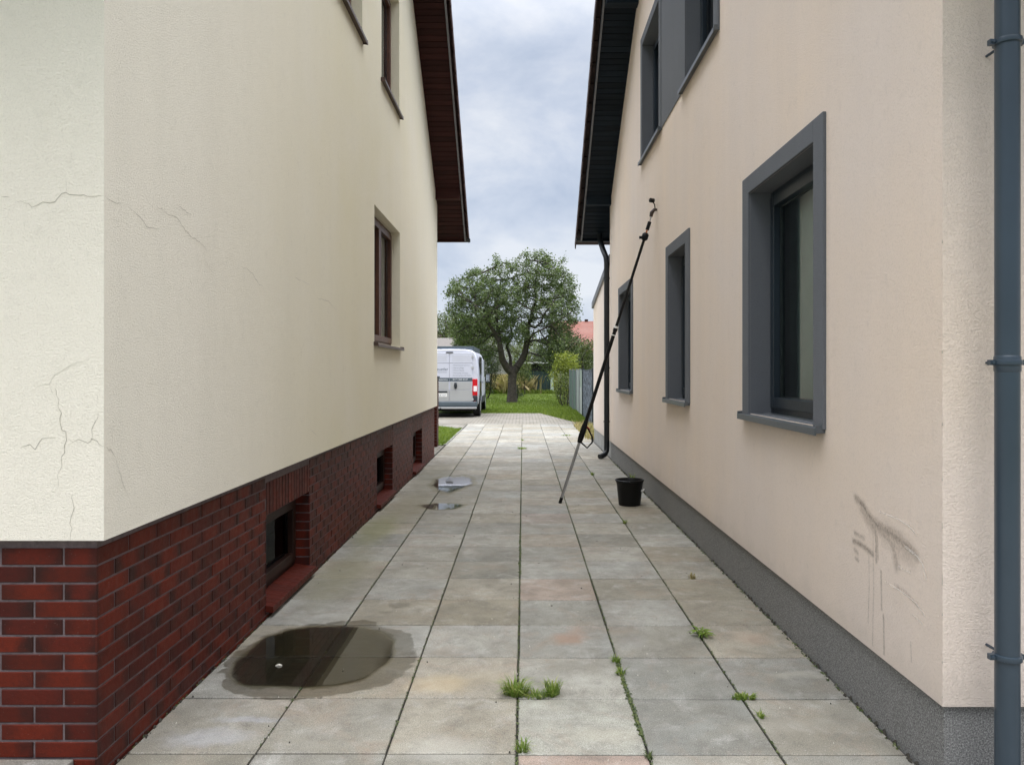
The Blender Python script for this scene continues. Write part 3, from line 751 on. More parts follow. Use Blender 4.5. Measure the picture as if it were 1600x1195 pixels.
# ---- annex
AN = thing('annex', 'low beige annex with sloping dark roof edge behind the right house', 'annex', (4, 14.6, 0))
am = MB(); xa = 1.475
am.v += []; 
za, zb_ = 3.32, 2.80
for (X0) in (xa,):
    wallpoly(am, [(12.94,.28),(16.2,.28),(16.2,zb_),(12.94,za)], [], lambda a,b: (xa,a,b))
    am.face([(xa,16.2,.28),(9,16.2,.28),(9,16.2,zb_),(xa,16.2,zb_)]); am.face([(9,12.94,.28),(9,16.2,.28),(9,16.2,zb_),(9,12.94,za)])
obj('wall', am, M['pink'], AN, True)
am = MB(); am.box(xa+.01, 8.95, 12.94, 16.17, -.04, .29); 
M['plinth_plain'] = simple('grey_plinth', (.30, .30, .28), .9, var=.15, scale=4)
obj('plinth', am, M['plinth_plain'], AN, True)
am = MB(); b = len(am.v)
for x in (xa-.035, 9.1):
    am.v += [(x,12.95,za-.03),(x,16.26,zb_-.03),(x,16.26,zb_+.09),(x,12.95,za+.09)]
for q in ((0,1,2,3),(7,6,5,4),(0,4,5,1),(1,5,6,2),(2,6,7,3),(3,7,4,0)):
    am.f.append(q); am.mi.append(0); am.col.append((1,1,1)); am.uv.append([(0,0)]*4)
obj('roof', am, M['trim'], AN, True)

# ---------------------------------------------------------------- puddles
def puddle(cx, cy, rx, ry, p, wob, label, soft=.3, z=.0045, gain=1):
    n = 96; m = 12; ph = [random.uniform(0, 6.28) for _ in range(5)]; V = [(cx, cy, z)]; al = [gain]
    for j in range(1, m+1):
        for k in range(n):
            a = 2*math.pi*k/n; c, s = math.cos(a), math.sin(a); u = j/m
            r = 1/((abs(c)**p + abs(s)**p)**(1/p))
            r *= 1 + wob*(math.sin(3*a+ph[0])*.5+math.sin(5*a+ph[1])*.35+math.sin(9*a+ph[2])*.25+math.sin(17*a+ph[3])*.15)
            V.append((cx+rx*r*c*u, cy+ry*r*s*u, z)); q = min(1, (1-u)/soft); al.append(gain*q*q*(3-2*q))
    F_ = [(0, 1+k, 1+(k+1) % n) for k in range(n)]
    for j in range(m-1):
        for k in range(n): F_.append((1+j*n+k, 1+(j+1)*n+k, 1+(j+1)*n+(k+1) % n, 1+j*n+(k+1) % n))
    me = bpy.data.meshes.new('puddle'); me.from_pydata(V, [], F_); me.materials.append(M['water'])
    at_ = me.attributes.new('film', 'FLOAT', 'POINT'); at_.data.foreach_set('value', al)
    o = bpy.data.objects.new('puddle', me); C.objects.link(o); tag(o, label, 'puddle', kind='structure')
puddle(-1.06, 4.0, .39, .44, 2.6, .05, 'large dark rain puddle near the brick plinth', .1)
puddle(-.92, 10.1, .31, .85, 2, .16, 'far bright puddle mirroring the sky', .6, gain=1.35)
puddle(-.87, 8.37, .27, .25, 2, .12, 'small bright puddle mirroring the sky', .6, gain=1.5)
def bits(n, box, name, mat, r0, r1):
    mb = MB()
    for _ in range(n):
        x, y = random.uniform(box[0], box[1]), random.uniform(box[2], box[3]); r = random.uniform(r0, r1)
        k = 6; a0 = random.random()*6
        top = [(x+r*.5*math.cos(a0+i*6.283/k), y+r*.5*math.sin(a0+i*6.283/k), .004+r*.6) for i in range(k)]
        bot = [(x+r*math.cos(a0+i*6.283/k)*random.uniform(.7, 1.1), y+r*math.sin(a0+i*6.283/k), 0) for i in range(k)]
        mb.face(top)
        for i in range(k): mb.face([bot[i], bot[(i+1) % k], top[(i+1) % k], top[i]])
    return obj(name, mb, mat)
M['crumb'] = simple('dark_crumb', (.05, .045, .035), .9); M['pale'] = simple('pale_crumb', (.6, .58, .5), .8)
tag(bits(70, (-1.48, 1.43, 2.6, 9), 'grit', M['crumb'], .0015, .0048), 'dark crumbs of grit scattered over the paving slabs', 'grit', kind='stuff')
tag(bits(46, (-1.45, 1.4, 2.6, 5), 'chippings', M['pale'], .0015, .0035), 'pale chippings scattered over the near slabs', 'chippings', kind='stuff')
mb = MB()
for i in range(260):                                                    # loose dirt along the right plinth foot
    y = random.uniform(2.75, 12.5); x = 1.462 - abs(random.gauss(0, .008)); r = random.uniform(.003, .009)
    mb.tube([(x, y-r, .001), (x, y, r), (x-.002, y+r*1.5, .001)], [r*.4, r*.8, r*.3], 5)
for i in range(200):
    y = random.uniform(2.9, 13); x = -1.513 + abs(random.gauss(0, .006)); r = random.uniform(.003, .008)
    mb.tube([(x, y-r, .001), (x, y, r), (x, y+r*1.5, .001)], [r*.4, r*.8, r*.3], 5)
tag(obj('soil_crumbs', mb, M['crumb']), 'loose soil crumbs along the foot of both house plinths', 'soil', kind='stuff')
mb = MB(); mb.tube([(-1.22,3.83,.004),(-1.205,3.832,.009),(-1.19,3.83,.006)], [.004,.007,.004], 6)
tag(obj('pebble', mb, M['pale']), 'small white pebble lying in the large puddle', 'pebble')

# ---------------------------------------------------------------- bucket
BK = thing('bucket', 'black plastic builders bucket standing beside the right house plinth', 'bucket', (1.165, 8.47, 0), R(-20))
M['blackp'] = simple('black_plastic', (.004, .0045, .005), .45, var=.2, spec=.25)
b = MB(); b.lathe([(0,.0),(.112,.0),(.118,.004),(.142,.235),(.146,.24),(.150,.262),(.157,.264),(.158,.276),(.151,.280),(.147,.276),(.140,.24),(.113,.012),(0,.010)], 48)
bo = obj('pail', b, M['blackp'], BK, smooth=40)
b = MB(); b.tube([(.02,.15,.262),(.02,.175,.262),(-.02,.175,.262),(-.02,.15,.262)], .006, 8); obj('handle_lug', b, M['blackp'], BK); b = MB(); b.box(-.04,.04,-.172,-.15,.262,.275)
obj('pouring_lip', b, M['blackp'], BK)
b = MB(); pts = [(.155*math.cos(a), .155*math.sin(a)*.98, .262+.012*math.sin(a)) for a in [math.pi*k/20 for k in range(21)]]
b.tube(pts, .0028, 6); obj('handle', b, simple('bright_wire', (.5,.5,.5), .3, .9), BK, smooth=60)
b = MB(); b.tube([(.135,-.03,.16),(.15,-.02,.168),(.165,-.005,.185)], [.009,.012,.004], 8)
obj('grip', b, simple('white_plastic', (.7,.7,.68), .5), BK)

# ---------------------------------------------------------------- pressure washer lance
A = Vector((.41, 8.58, 0)); B = Vector((1.415, 8.38, 3.21)); D = (B-A).normalized()
LN = thing('washing_lance', 'long black telescopic washing lance leaning from the slabs to the beige wall', 'washing lance', A)
def at(t): return D*(t*(B-A).length)
Mal = simple('brushed_aluminium', (.45,.46,.48), .35, .85); Mbr = simple('orange_collar', (.55,.17,.05), .4); Mwh = simple('white_ring', (.8,.8,.78), .5)
b = MB(); b.tube([at(.012), at(.225)], .0165, 16); obj('lower_tube', b, Mal, LN, smooth=50)
b = MB(); b.tube([at(0), at(.02)], .019, 12); obj('end_cap', b, M['blackp'], LN, smooth=50)
b = MB(); b.tube([at(.255), at(.60)], .020, 16); b.tube([at(.60), at(.90)], .0155, 16); b.tube([at(.59), at(.605)], .025, 12)
obj('upper_tube', b, M['blackp'], LN, smooth=50)
b = MB(); b.tube([at(.21), at(.225), at(.26), at(.285)], [.024,.032,.032,.022], 14)
S = Vector((1, 0, -.28)).normalized()
b.tube([at(.262), at(.262)+S*.045, at(.24)+S*.115, at(.222)+S*.135, at(.2)+S*.10, at(.212)+S*.02], .0095, 8)
obj('trigger_grip', b, M['blackp'], LN, smooth=50)
b = MB(); b.tube([at(.268)+S*.02, at(.262)+S*.06, at(.25)+S*.075], [.008,.007,.004], 8); obj('trigger', b, simple('red_trigger', (.3,.03,.02), .5), LN)
b = MB(); b.tube([at(.600), at(.607)], .026, 14); obj('clamp_ring', b, Mwh, LN); b = MB(); b.tube([at(.575), at(.578)], .0215, 14); obj('clamp_ring', b, Mwh, LN)
b = MB(); b.tube([at(.895), at(.90), at(.915), at(.92)], [.02,.036,.036,.02], 14); b.tube([at(.905)-Vector((.06,0,0)), at(.905)], .016, 10); obj('lock_collar', b, M['blackp'], LN, smooth=50)
b = MB(); b.tube([at(.915), at(.958)], .009, 10); obj('collar', b, Mbr, LN)
b = MB(); b.tube([at(.93), at(.957)], .02, 12); obj('coupling', b, M['blackp'], LN, smooth=50)
T = at(.965)
b = MB(); b.tube([at(.955), T+Vector((.01,0,.04)), T+Vector((.02,0,.085))], .007, 8); obj('joint', b, Mal, LN)
b = MB(); b.tube([T+Vector((.005,0,.03)), T+Vector((.012,0,.07)), T+Vector((.04,0,.105)), T+Vector((.075,0,.105))], [.018,.022,.018,.012], 10); obj('swivel_elbow', b, simple('dark_bronze', (.05,.035,.03), .4, .3), LN, smooth=60)
b = MB(); b.tube([T+Vector((.05,0,.11)), T+Vector((.045,0,.16)), T+Vector((.02,0,.20))], .006, 8)
b.tube([T+Vector((-.005,-.012,.205)), T+Vector((.035,.012,.205))], .024, 12); obj('nozzle', b, M['blackp'], LN, smooth=50)

# ---------------------------------------------------------------- plants
def leaves_mesh(pos, size, updir=.0, ratio=.55):
    """one folded-flat quad leaf per position"""
    n = len(pos); d = rng.normal(size=(n, 3)); d[:, 2] = d[:, 2]*.7 - .15; d /= np.linalg.norm(d, axis=1)[:, None]
    o = rng.normal(size=(n, 3)); o[:, 2] += updir; w = np.cross(d, o); w /= np.linalg.norm(w, axis=1)[:, None]+1e-9
    s = (size*rng.uniform(.6, 1.35, n))[:, None]
    V = np.stack([pos, pos+d*s*.5+w*s*ratio*.5, pos+d*s, pos+d*s*.5-w*s*ratio*.5], 1).reshape(-1, 3)
    return V, np.arange(4*n).reshape(n, 4)
def colonize(start_pts, start_par, attract, step, kill, infl, iters=140):
    P = [np.array(p, float) for p in start_pts]; par = list(start_par); A_ = attract.copy()
    for _ in range(iters):
        if not len(A_): break
        N = np.array(P); D_ = np.linalg.norm(A_[:, None]-N[None], axis=2); j = D_.argmin(1); dm = D_.min(1)
        keep = dm > kill; ok = keep & (dm < infl); grew = False; newp = []
        for i in np.unique(j[ok]):
            v = (A_[ok & (j == i)]-N[i]); v = (v/np.linalg.norm(v, axis=1)[:, None]).sum(0)
            v += rng.normal(0, .15, 3); L_ = np.linalg.norm(v)
            if L_ < 1e-6: continue
            q = N[i]+v/L_*step
            if np.min(np.linalg.norm(N-q, axis=1)) < step*.35: continue
            newp.append((q, i)); grew = True
        for q, i in newp: P.append(q); par.append(int(i))
        A_ = A_[keep]
        if not grew: break
    return np.array(P), par
def branch_mesh(P, par, r_tip, r_base, power=2.3, manual=None, nmax=10):
    n = len(P); rad = np.zeros(n); kids = [[] for _ in range(n)]
    for i, p in enumerate(par):
        if p >= 0: kids[p].append(i)
    for i in range(n-1, -1, -1):
        rad[i] = r_tip if not kids[i] else sum(rad[k]**power for k in kids[i])**(1/power)
    rad = rad/rad[0]*r_base if rad[0] > 0 else rad; rad = np.maximum(rad, r_tip*.7)
    if manual:
        for i, r_ in manual.items(): rad[i] = max(r_, r_tip)
    mb = MB()
    for i, p in enumerate(par):
        if p < 0: continue
        k = 9 if rad[i] > .05 else (6 if rad[i] > .02 else 4)
        mb.tube([P[p], P[i]], [min(rad[p], rad[i]*1.4), rad[i]], k, 0, False)
    return mb, rad, kids
def ellips(n, c, r):
    p = rng.normal(size=(n, 3)); p /= np.linalg.norm(p, axis=1)[:, None]; p *= rng.random(n)[:, None]**.4
    return p*np.array(r)+np.array(c)

# main apple tree. crown lobes read off in photo pixels at the tree's own distance (36 m), each with its real depth
TY = 36.0
def tp(px, py, dy=0): return np.array([(px-817)*TY/F, TY+dy, 1.458+(580-py)*TY/F])
base = tp(800, 630); base[2] = 0
def apple():
    root = thing('apple_tree', 'gnarled old apple tree with forked trunk standing alone on the lawn', 'tree', tuple(base))
    sk = [base, tp(800,612), tp(800,597), tp(801,583)]; par = [-1,0,1,2]; man = {0:.27, 1:.22, 2:.205, 3:.20}
    def chain(frm, pts, r0, r1):
        p = frm
        for k, q in enumerate(pts):
            sk.append(q); par.append(p); p = len(sk)-1; man[p] = r0+(r1-r0)*k/max(1, len(pts)-1)
        return p
    lft = chain(3, [tp(792,575,-.1), tp(785,562,-.3), tp(783,549,-.5), tp(781,536,-.6)], .17, .12)
    l2 = chain(lft, [tp(776,524,-.7), tp(768,512,-.9), tp(760,500,-1.1), tp(750,488,-1.3)], .095, .05)
    chain(lft, [tp(770,522,.3), tp(757,521,.6), tp(745,524,.9)], .05, .03)
    l4 = chain(lft, [tp(779,520,-.2), tp(776,500,.0), tp(775,480,.2), tp(780,455,.2)], .09, .05)
    chain(l4, [tp(783,436,.2), tp(778,418,.1)], .03, .02)
    mid = chain(3, [tp(798,570,.2), tp(797,558,.4), tp(794,548,.5), tp(791,540,.7)], .08, .055)
    chain(mid, [tp(800,525,.9), tp(797,505,1.1), tp(800,485,1.2)], .05, .03)
    rgt = chain(3, [tp(808,573,.0), tp(816,561,.1), tp(821,549,.1), tp(823,536,.1), tp(824,520,.1), tp(825,507,.2)], .17, .10)
    chain(rgt, [tp(830,498,.1), tp(831,484,.1), tp(838,470,-.2), tp(835,450,-.2), tp(838,430,-.3), tp(840,410,-.3)], .08, .022)
    chain(rgt, [tp(836,513,-.4), tp(845,505,-.8), tp(848,495,-1.1), tp(860,480,-1.4)], .055, .03)
    r3 = [i for i in range(len(sk)) if np.allclose(sk[i], tp(823,536,.1))][0]
    chain(r3, [tp(832,531,.6), tp(845,530,1.0), tp(856,535,1.3), tp(868,540,1.5)], .05, .025)
    chain(r3, [tp(833,522,-.4), tp(843,518,-.8), tp(860,510,-1.0), tp(875,500,-1.1)], .05, .025)
    lobes = [ # px, py, rx, ry (pixels), n
        (725,462,26,24,190), (712,450,14,14,50), (745,438,22,20,110), (760,465,34,28,260), (740,500,34,30,260), (722,520,22,24,120), (778,430,18,24,90), (775,412,7,16,24),
        (795,470,34,34,300), (810,510,26,28,150), (828,440,26,36,240), (840,408,14,16,50), (823,402,8,14,26), (860,430,22,28,160), (877,415,9,14,28),
        (880,450,22,28,170), (862,480,34,34,300), (888,492,18,26,120), (870,530,28,30,240), (880,560,18,22,100), (850,555,14,14,30), (780,505,30,24,170), (893,470,12,18,40), (790,530,16,10,26),
        (702,456,9,10,30), (716,440,9,10,30), (800,418,16,16,40), (897,505,10,10,16), (826,396,4,7,7), (852,399,5,8,9), (775,404,4,7,7), (757,420,6,8,9), (735,426,6,7,9), (884,424,6,9,9),
        (708,485,12,14,40), (900,470,7,12,16), (897,540,10,16,40), (885,585,10,12,40), (742,540,18,12,60), (765,548,12,10,30), (868,572,14,12,50), (888,437,8,8,16)]
    at_ = []
    for px, py, rx, ry, n in lobes:
        c = tp(px, py); sx, sz = rx*TY/F, ry*TY/F
        at_.append(ellips(int(n*1.0), c, (sx, min(2.2, sx*2.0), sz)))
    at_ = np.vstack(at_)
    P, pr = colonize(sk, par, at_, .17, .22, 1.5)
    mb, rad, kids = branch_mesh(P, pr, .005, .26, 2.2, man)
    mb.v = [tuple(np.array(v)-base) for v in mb.v]
    obj('trunk', mb, M['bark'], root, smooth=70)
    # root flare
    tw = np.array([i for i in range(len(P)) if i >= len(sk) and rad[i] < .03])
    tip = np.array([i for i in range(len(P)) if i >= len(sk) and not kids[i]])
    src = np.concatenate([np.repeat(tw, 19), np.repeat(tip, 44)])
    pos = P[src] + rng.normal(0, .10, (len(src), 3)) - base
    pw = pos + base                                              # leaves sit in clumps with gaps between
    cl = np.sin(pw[:, 0]*6.3+1.3*np.sin(pw[:, 2]*3.1))*np.sin(pw[:, 2]*6.9+1.1*np.sin(pw[:, 1]*4.0))+.6*np.sin(pw[:, 0]*11+pw[:, 1]*5)*np.sin(pw[:, 2]*12)
    pos = pos[(cl > -.22) | (rng.random(len(pos)) < .25)]
    V, Fq = leaves_mesh(pos, .09)
    tint = np.clip(rng.normal(.45, .22, len(Fq)) + .12*np.sin(pos[:, 0]*2.3)*np.sin(pos[:, 2]*2.9+pos[:, 1]), 0, 1)
    npobj('crown', V, Fq, tint, M['leaf'], root)
    print('apple', len(P), len(Fq))
apple()
def bush(name, label, cat, loc, lobes, n_at, leaf, mat, leaf_per=14, trunk_r=.06, step=.25, group=None, spread=.12, stems=1, ratio=.55):
    """loc base; lobes (dx,dy,z,rx,ry,rz)"""
    root = thing(name, label, cat, loc, group=group)
    tot = sum(l[3]*l[5] for l in lobes)
    at_ = np.vstack([ellips(max(6, int(n_at*l[3]*l[5]/tot)), (l[0], l[1], l[2]), l[3:6]) for l in lobes])
    zmin = max(.1, min(l[2]-l[5] for l in lobes)); sk = []; par = []
    for k in range(stems):
        a = 6.28*k/stems; q = np.array([.15*math.cos(a), .15*math.sin(a), 0])*(stems > 1)
        sk.append(q); par.append(-1 if k == 0 else 0)
        sk.append(q*1.6+np.array([0, 0, max(zmin, .3)*.6])); par.append(len(sk)-2)
        sk.append(q*2+np.array([0, 0, max(zmin, .3)*1.1])); par.append(len(sk)-2)
    P, pr = colonize(sk, par, at_, step, step*1.2, 30, 90)
    mb, rad, kids = branch_mesh(P, pr, .008, trunk_r, 2.3)
    obj('trunk' if cat == 'tree' else 'stems', mb, M['bark'], root, smooth=70)
    i_ = np.arange(len(sk), len(P)); tip = np.array([i for i in i_ if not kids[i]])
    src = np.concatenate([np.repeat(i_, leaf_per), np.repeat(tip, leaf_per)])
    pos = P[src]+rng.normal(0, spread, (len(src), 3)); pos[:, 2] = np.maximum(pos[:, 2], .03)
    V, Fq = leaves_mesh(pos, leaf, ratio=ratio)
    cl = np.sin(pos[:, 0]*3.1+pos[:, 1])*np.sin(pos[:, 2]*3.7+1)
    npobj('crown' if cat == 'tree' else 'foliage', V, Fq, np.clip(rng.normal(.45, .24, len(Fq))+.14*cl, 0, 1), mat, root)
    return root
def PX(px, Y): return (px-817)*Y/F
def PZ(py, Y): return 1.458+(580-py)*Y/F
bush('leafy_tree', 'broad mid green tree behind the white van and the apple tree', 'tree', (PX(728,47),47,0),
     [(0,0,3.3,2.3,1.8,1.6),(-1.2,0,4.2,1.3,1.2,.9),(.9,.3,3.0,1.3,1.2,1.3),(-1.8,0,2.6,1.2,1.2,1.3),(1.3,.4,4.2,1.2,1.2,1.0)], 900, .12, M['leaf_mid'], 22, .16, .26, spread=.2)
bush('dark_shrub', 'tall dark green shrub right beside the van mirror', 'shrub', (PX(757,41),41,0),
     [(0,0,1.4,.85,.8,1.2),(-.3,0,2.4,.8,.8,.7),(.25,0,2.1,.5,.5,.8)], 420, .085, M['leaf_dark'], 26, .07, .2, spread=.14, stems=4)
bush('garden_tree', 'sparse dark tree at the far left behind the van roof', 'tree', (PX(688,62),62,0),
     [(0,0,4.6,1.6,1.4,1.3),(-.8,0,5.4,.9,.9,.7),(-1.5,0,3.4,1.6,1.4,1.4)], 300, .13, M['leaf_dark'], 18, .15, .3, spread=.16)
bush('backdrop_bush', 'yellowish green bush behind the shed roof', 'bush', (PX(842,56),56,0),
     [(0,0,2.6,1.5,1.2,1.1),(-1.3,0,2.4,1.3,1.1,1.2),(1.3,0,2.8,1.3,1.1,1.2)], 520, .12, M['leaf_mid'], 20, .1, .28, spread=.2, stems=3)
bush('fence_tree', 'dark green tree over the fence below the red tiled roof', 'tree', (PX(893,44),44,0),
     [(0,0,2.6,1.3,1.2,1.0),(-.7,0,3.4,1.0,1.0,.9),(.7,.3,2.2,1.0,1.0,.9),(-1.2,.4,2.2,.9,.9,.9)], 560, .1, M['leaf_dark'], 22, .12, .22, spread=.16)
bush('hedge_bush', 'mid green bush behind the fence beside the annex wall', 'bush', (PX(915,37),37,0),
     [(0,0,1.6,.9,.8,1.0),(.2,0,2.3,.7,.7,.65)], 340, .085, M['leaf_mid'], 22, .07, .2, spread=.14, stems=3)
bush('golden_shrub', 'bright yellow green shrub leaning over the end of the fence', 'shrub', (PX(882,33.5),33.5,0),
     [(0,0,1.8,.55,.5,.5),(.25,.1,1.65,.42,.4,.45),(-.15,0,1.3,.5,.4,.5),(.1,0,.7,.45,.4,.5)], 420, .075, M['leaf_yel'], 30, .04, .14, spread=.09, stems=4)
bush('leggy_shrub', 'green leggy shrub growing on bare stems in front of the fence end', 'shrub', (PX(884,32.3),32.3,0),
     [(-.1,0,1.0,.42,.4,.42),(.08,-.1,.62,.34,.32,.32),(-.25,.1,.6,.3,.25,.3),(0,0,.35,.35,.3,.25)], 300, .06, M['leaf_mid'], 18, .04, .14, spread=.08, stems=5)
bush('garden_bush', 'low green bush behind the apple trunk left of the shed', 'bush', (PX(820,47),47,0), [(0,0,1.5,.45,.5,.7),(-.6,0,1.4,.5,.5,.7)], 240, .09, M['leaf_mid'], 30, .025, .2, spread=.13, stems=1)
bush('dark_shrub', 'small dark bushy plant just behind the apple trunk', 'shrub', (PX(809,40.5),40.5,0), [(0,0,.5,.17,.17,.42),(.05,0,.22,.28,.22,.2)], 90, .05, M['leaf_dark'], 26, .03, .1, spread=.05)
for k, (px, Y, h_) in enumerate(((700,80,6.4),(760,78,5.6),(820,85,6),(880,90,5.5))):
    bush('distant_tree', ['distant tree behind the gabled pale house','distant tree behind the broad leafy tree','distant tree straight behind the shed','distant tree behind the dark fence tree'][k], 'tree', (PX(px,Y),Y,0),
         [(0,0,h_*.55,h_*.36,h_*.3,h_*.3),(h_*.15,0,h_*.75,h_*.2,h_*.2,h_*.2),(-h_*.25,0,h_*.4,h_*.25,h_*.25,h_*.3)], 260, .24, M['leaf_dark' if k % 2 else 'leaf_mid'], 18, .2, .5, 'distant trees', .35)

# grass
def blades(name, n, sampler, h0, h1, w, mat, label, lean=.35, z0=0, cat='grass'):
    xy = sampler(n); n = len(xy); h = rng.uniform(h0, h1, n); a = rng.uniform(0, 2*np.pi, n); l = rng.normal(0, lean, n)*h; la = rng.uniform(0, 6.28, n)
    p = np.c_[xy, np.full(n, z0)]; wv = np.c_[np.cos(a), np.sin(a), np.zeros(n)]*w
    mid = p+np.c_[np.cos(la)*l*.35, np.sin(la)*l*.35, h*.6]; top = p+np.c_[np.cos(la)*l, np.sin(la)*l, h]
    V = np.stack([p-wv, p+wv, mid+wv*.7, top], 1).reshape(-1, 3)   # kite blade
    o = npobj(name, V, np.arange(4*n).reshape(n, 4), np.clip(rng.normal(.5, .25, n), 0, 1), mat)
    return tag(o, label, cat, kind='stuff')
def uni(x0, x1, y0, y1): return lambda n: np.c_[rng.uniform(x0, x1, n), rng.uniform(y0, y1, n)]
g = MB(); g.face([(-30,27,.0),(2.05,27,.0),(2.05,58,.02),(-30,58,.02)]); tag(obj('lawn', g, M['lawn']), kind='structure')
def lawn_s(n):
    y = 27+ (57-27)*rng.random(n)**1.3; x = rng.uniform(-1.15, 1, n)*y*.085+.1; x = np.minimum(x, 1.95+0*x); return np.c_[x, y]
blades('lawn_grass', 42000, lawn_s, .03, .085, .012, M['grass'], 'short green lawn grass around the apple tree')
# left lawn patch with curved far edge
def patch_s(n):
    x = rng.uniform(-5, -1.56, n); y = rng.uniform(15.4, 20.6, n)
    lim = 20.6-np.clip((x+2.6), 0, 9)**2*1.1; m = y < lim; return np.c_[x, y][m]
pts = [(-5,15.3,.005),(-1.56,15.3,.005)] + [(x, 20.6-max(0, x+2.6)**2*1.1, .005) for x in np.linspace(-1.56, -2.6, 12)] + [(-5,20.6,.005)]
g = MB(); g.face(pts); tag(obj('lawn_patch', g, M['lawn']), kind='structure')
blades('verge_grass', 26000, patch_s, .02, .055, .006, M['grass'], 'bright green grass patch left of the slab path')
kb = MB(); prev = None
for x in np.linspace(-1.56, -2.6, 14):
    p = (x, 20.6-max(0, x+2.6)**2*1.1+.03)
    if prev: kb.tube([(prev[0],prev[1],.0),(p[0],p[1],.0)], .03, 6)
    prev = p
kb.box(-1.56,-1.517,15.3,19.5,-.04,.02)
tag(obj('lawn_kerb', kb, M['plinth_plain']), kind='structure')
blades('edge_grass', 1500, uni(-1.60,-1.53,15.3,19.6), .02, .07, .004, M['grass'], 'grass fringe hanging over the left paving kerb')
# driveway of small pavers
def drive_mat():
    t = NT('block_paving'); br = t.n('ShaderNodeTexBrick'); t.l(t.co(), br.inputs['Vector'])
    br.inputs['Scale'].default_value = 1; br.inputs['Brick Width'].default_value = .2; br.inputs['Row Height'].default_value = .17; br.inputs['Mortar Size'].default_value = .016
    br.inputs['Color1'].default_value = (.25,.22,.185,1); br.inputs['Color2'].default_value = (.185,.165,.145,1); br.inputs['Mortar'].default_value = (.08,.085,.045,1)
    c = t.mix(t.ramp(t.noise(1.5, 5), [(.4,0),(.7,.5)]), br.outputs[0], (.27,.255,.23))
    t.set(c, .9); t.bump(br.outputs['Fac'], -.006); return t.m
g = MB(); g.face([(-30,21.46,-.003),(2.0,21.46,-.003),(2.0,27.0,-.003),(-30,27.0,-.003)]); g.face([(-30,13.4,-.008),(-1.55,13.4,-.008),(-1.55,21.46,-.008),(-30,21.46,-.008)])
tag(obj('driveway', g, drive_mat()), kind='structure')
def drive_w(n):
    y = rng.uniform(21.6, 27.4, n); x = 1.95-rng.random(n)**1.6*(.35+(y-21.6)*.19); return np.c_[x, y]
blades('weedy_verge', 9000, drive_w, .04, .16, .01, M['grass'], 'weedy grass creeping over the paving below the fence')
blades('verge_dry_grass', 900, uni(1.35, 1.75, 16.6, 20.5), .04, .22, .01, M['hay'], 'dry weeds between the annex corner and the fence')
def hay_s(n):
    c = rng.integers(0, 46, n); cx = np.random.default_rng(3).uniform(-5, 2.4, 46); cy = np.random.default_rng(4).uniform(50, 55, 46)
    return np.c_[cx[c]+rng.normal(0, .42, n), cy[c]+rng.normal(0, .4, n)]
blades('tall_grass', 52000, hay_s, .5, 1.3, .028, M['hay'], 'tall dry ornamental grasses along the back of the lawn', .45, cat='tall grass')
blades('tall_grass', 5000, lambda n: np.c_[rng.uniform(-7, 2.4, n), rng.uniform(49.4, 50.0, n)], .10, .35, .02, M['grass'], 'green grass skirt in front of the tall dry grasses', .4, cat='tall grass')

# weeds in the joints
def tuft(label, loc, n, h, r, mat='weed', wid=.0022, lean=1.35, stretch=(1,1), group='weeds in the paving joints', name='grass_tuft', seeds=False):
    mb = MB()
    for _ in range(n):
        a = random.uniform(0, 6.283); rr = r*random.random()**.7; x, y = rr*math.cos(a)*stretch[0], rr*math.sin(a)*stretch[1]
        d = Vector((math.cos(a+random.uniform(-.8,.8)), math.sin(a+random.uniform(-.8,.8)), 0)); hh = h*random.uniform(.35, 1); L_ = lean*hh*random.uniform(.2, 1)
        w = Vector((-d.y, d.x, 0))*wid*random.uniform(.6, 1.3); p0 = Vector((x, y, -.003)); t = min(1, max(0, random.gauss(.5, .22)))
        p1 = p0+d*L_*.4+Vector((0,0,hh*.7)); p2 = p0+d*L_+Vector((0,0,hh*.95 if random.random() < .6 else hh*.6))
        mb.face([p0-w, p0+w, p1+w*.8, p1-w*.8], 0, (t,t,t)); mb.face([p1-w*.8, p1+w*.8, p2], 0, (t,t,t))
    o = obj(name, mb, M[mat]); o.location = loc; return tag(o, label, 'weed', group)
def rosette(label, loc, n, L0, name='dandelion'):
    mb = MB()
    for k in range(n):
        a = 2*math.pi*k/n+random.uniform(-.25,.25); L_ = L0*random.uniform(.6, 1.1); d = Vector((math.cos(a), math.sin(a), 0)); s = Vector((-d.y, d.x, 0))
        t = min(1, max(0, random.gauss(.5, .2))); m = 7; lift = random.uniform(.15, .75)
        pr = None
        for i in range(m+1):
            u = i/m; wv = L0*.13*math.sin(min(1, u*1.05+.06)*math.pi*.93)*(1 if i % 2 else .55)
            c = d*L_*u + Vector((0,0,.004+L_*lift*math.sin(u*2.4)*.55))
            q = (c-s*wv+Vector((0,0,wv*.4)), c, c+s*wv+Vector((0,0,wv*.4)))
            if pr: mb.face([pr[0],pr[1],q[1],q[0]], 0, (t,t,t)); mb.face([pr[1],pr[2],q[2],q[1]], 0, (t*.9,)*3)
            pr = q
    o = obj(name, mb, M['weed']); o.location = loc; return tag(o, label, 'weed', 'weeds in the paving joints')
tuft('largest grass tuft, left half of the wide clump on the central joint', (-.035, 3.50, 0), 230, .085, .05, stretch=(1.0, .6))
tuft('flat spreading grass between the two halves of the wide front clump', (.06, 3.475, 0), 190, .04, .07, stretch=(1.1, .35), lean=1.6)
tuft('upright grass tuft forming the right half of the wide front clump', (.135, 3.50, 0), 120, .085, .032, lean=.9)
rosette('green dandelion rosette on the right joint beside the plinth', (.985, 4.27, .002), 17, .085)
rosette('inner young leaves of the dandelion by the plinth joint', (1.0, 4.31, .01), 9, .05, 'dandelion_seedling')
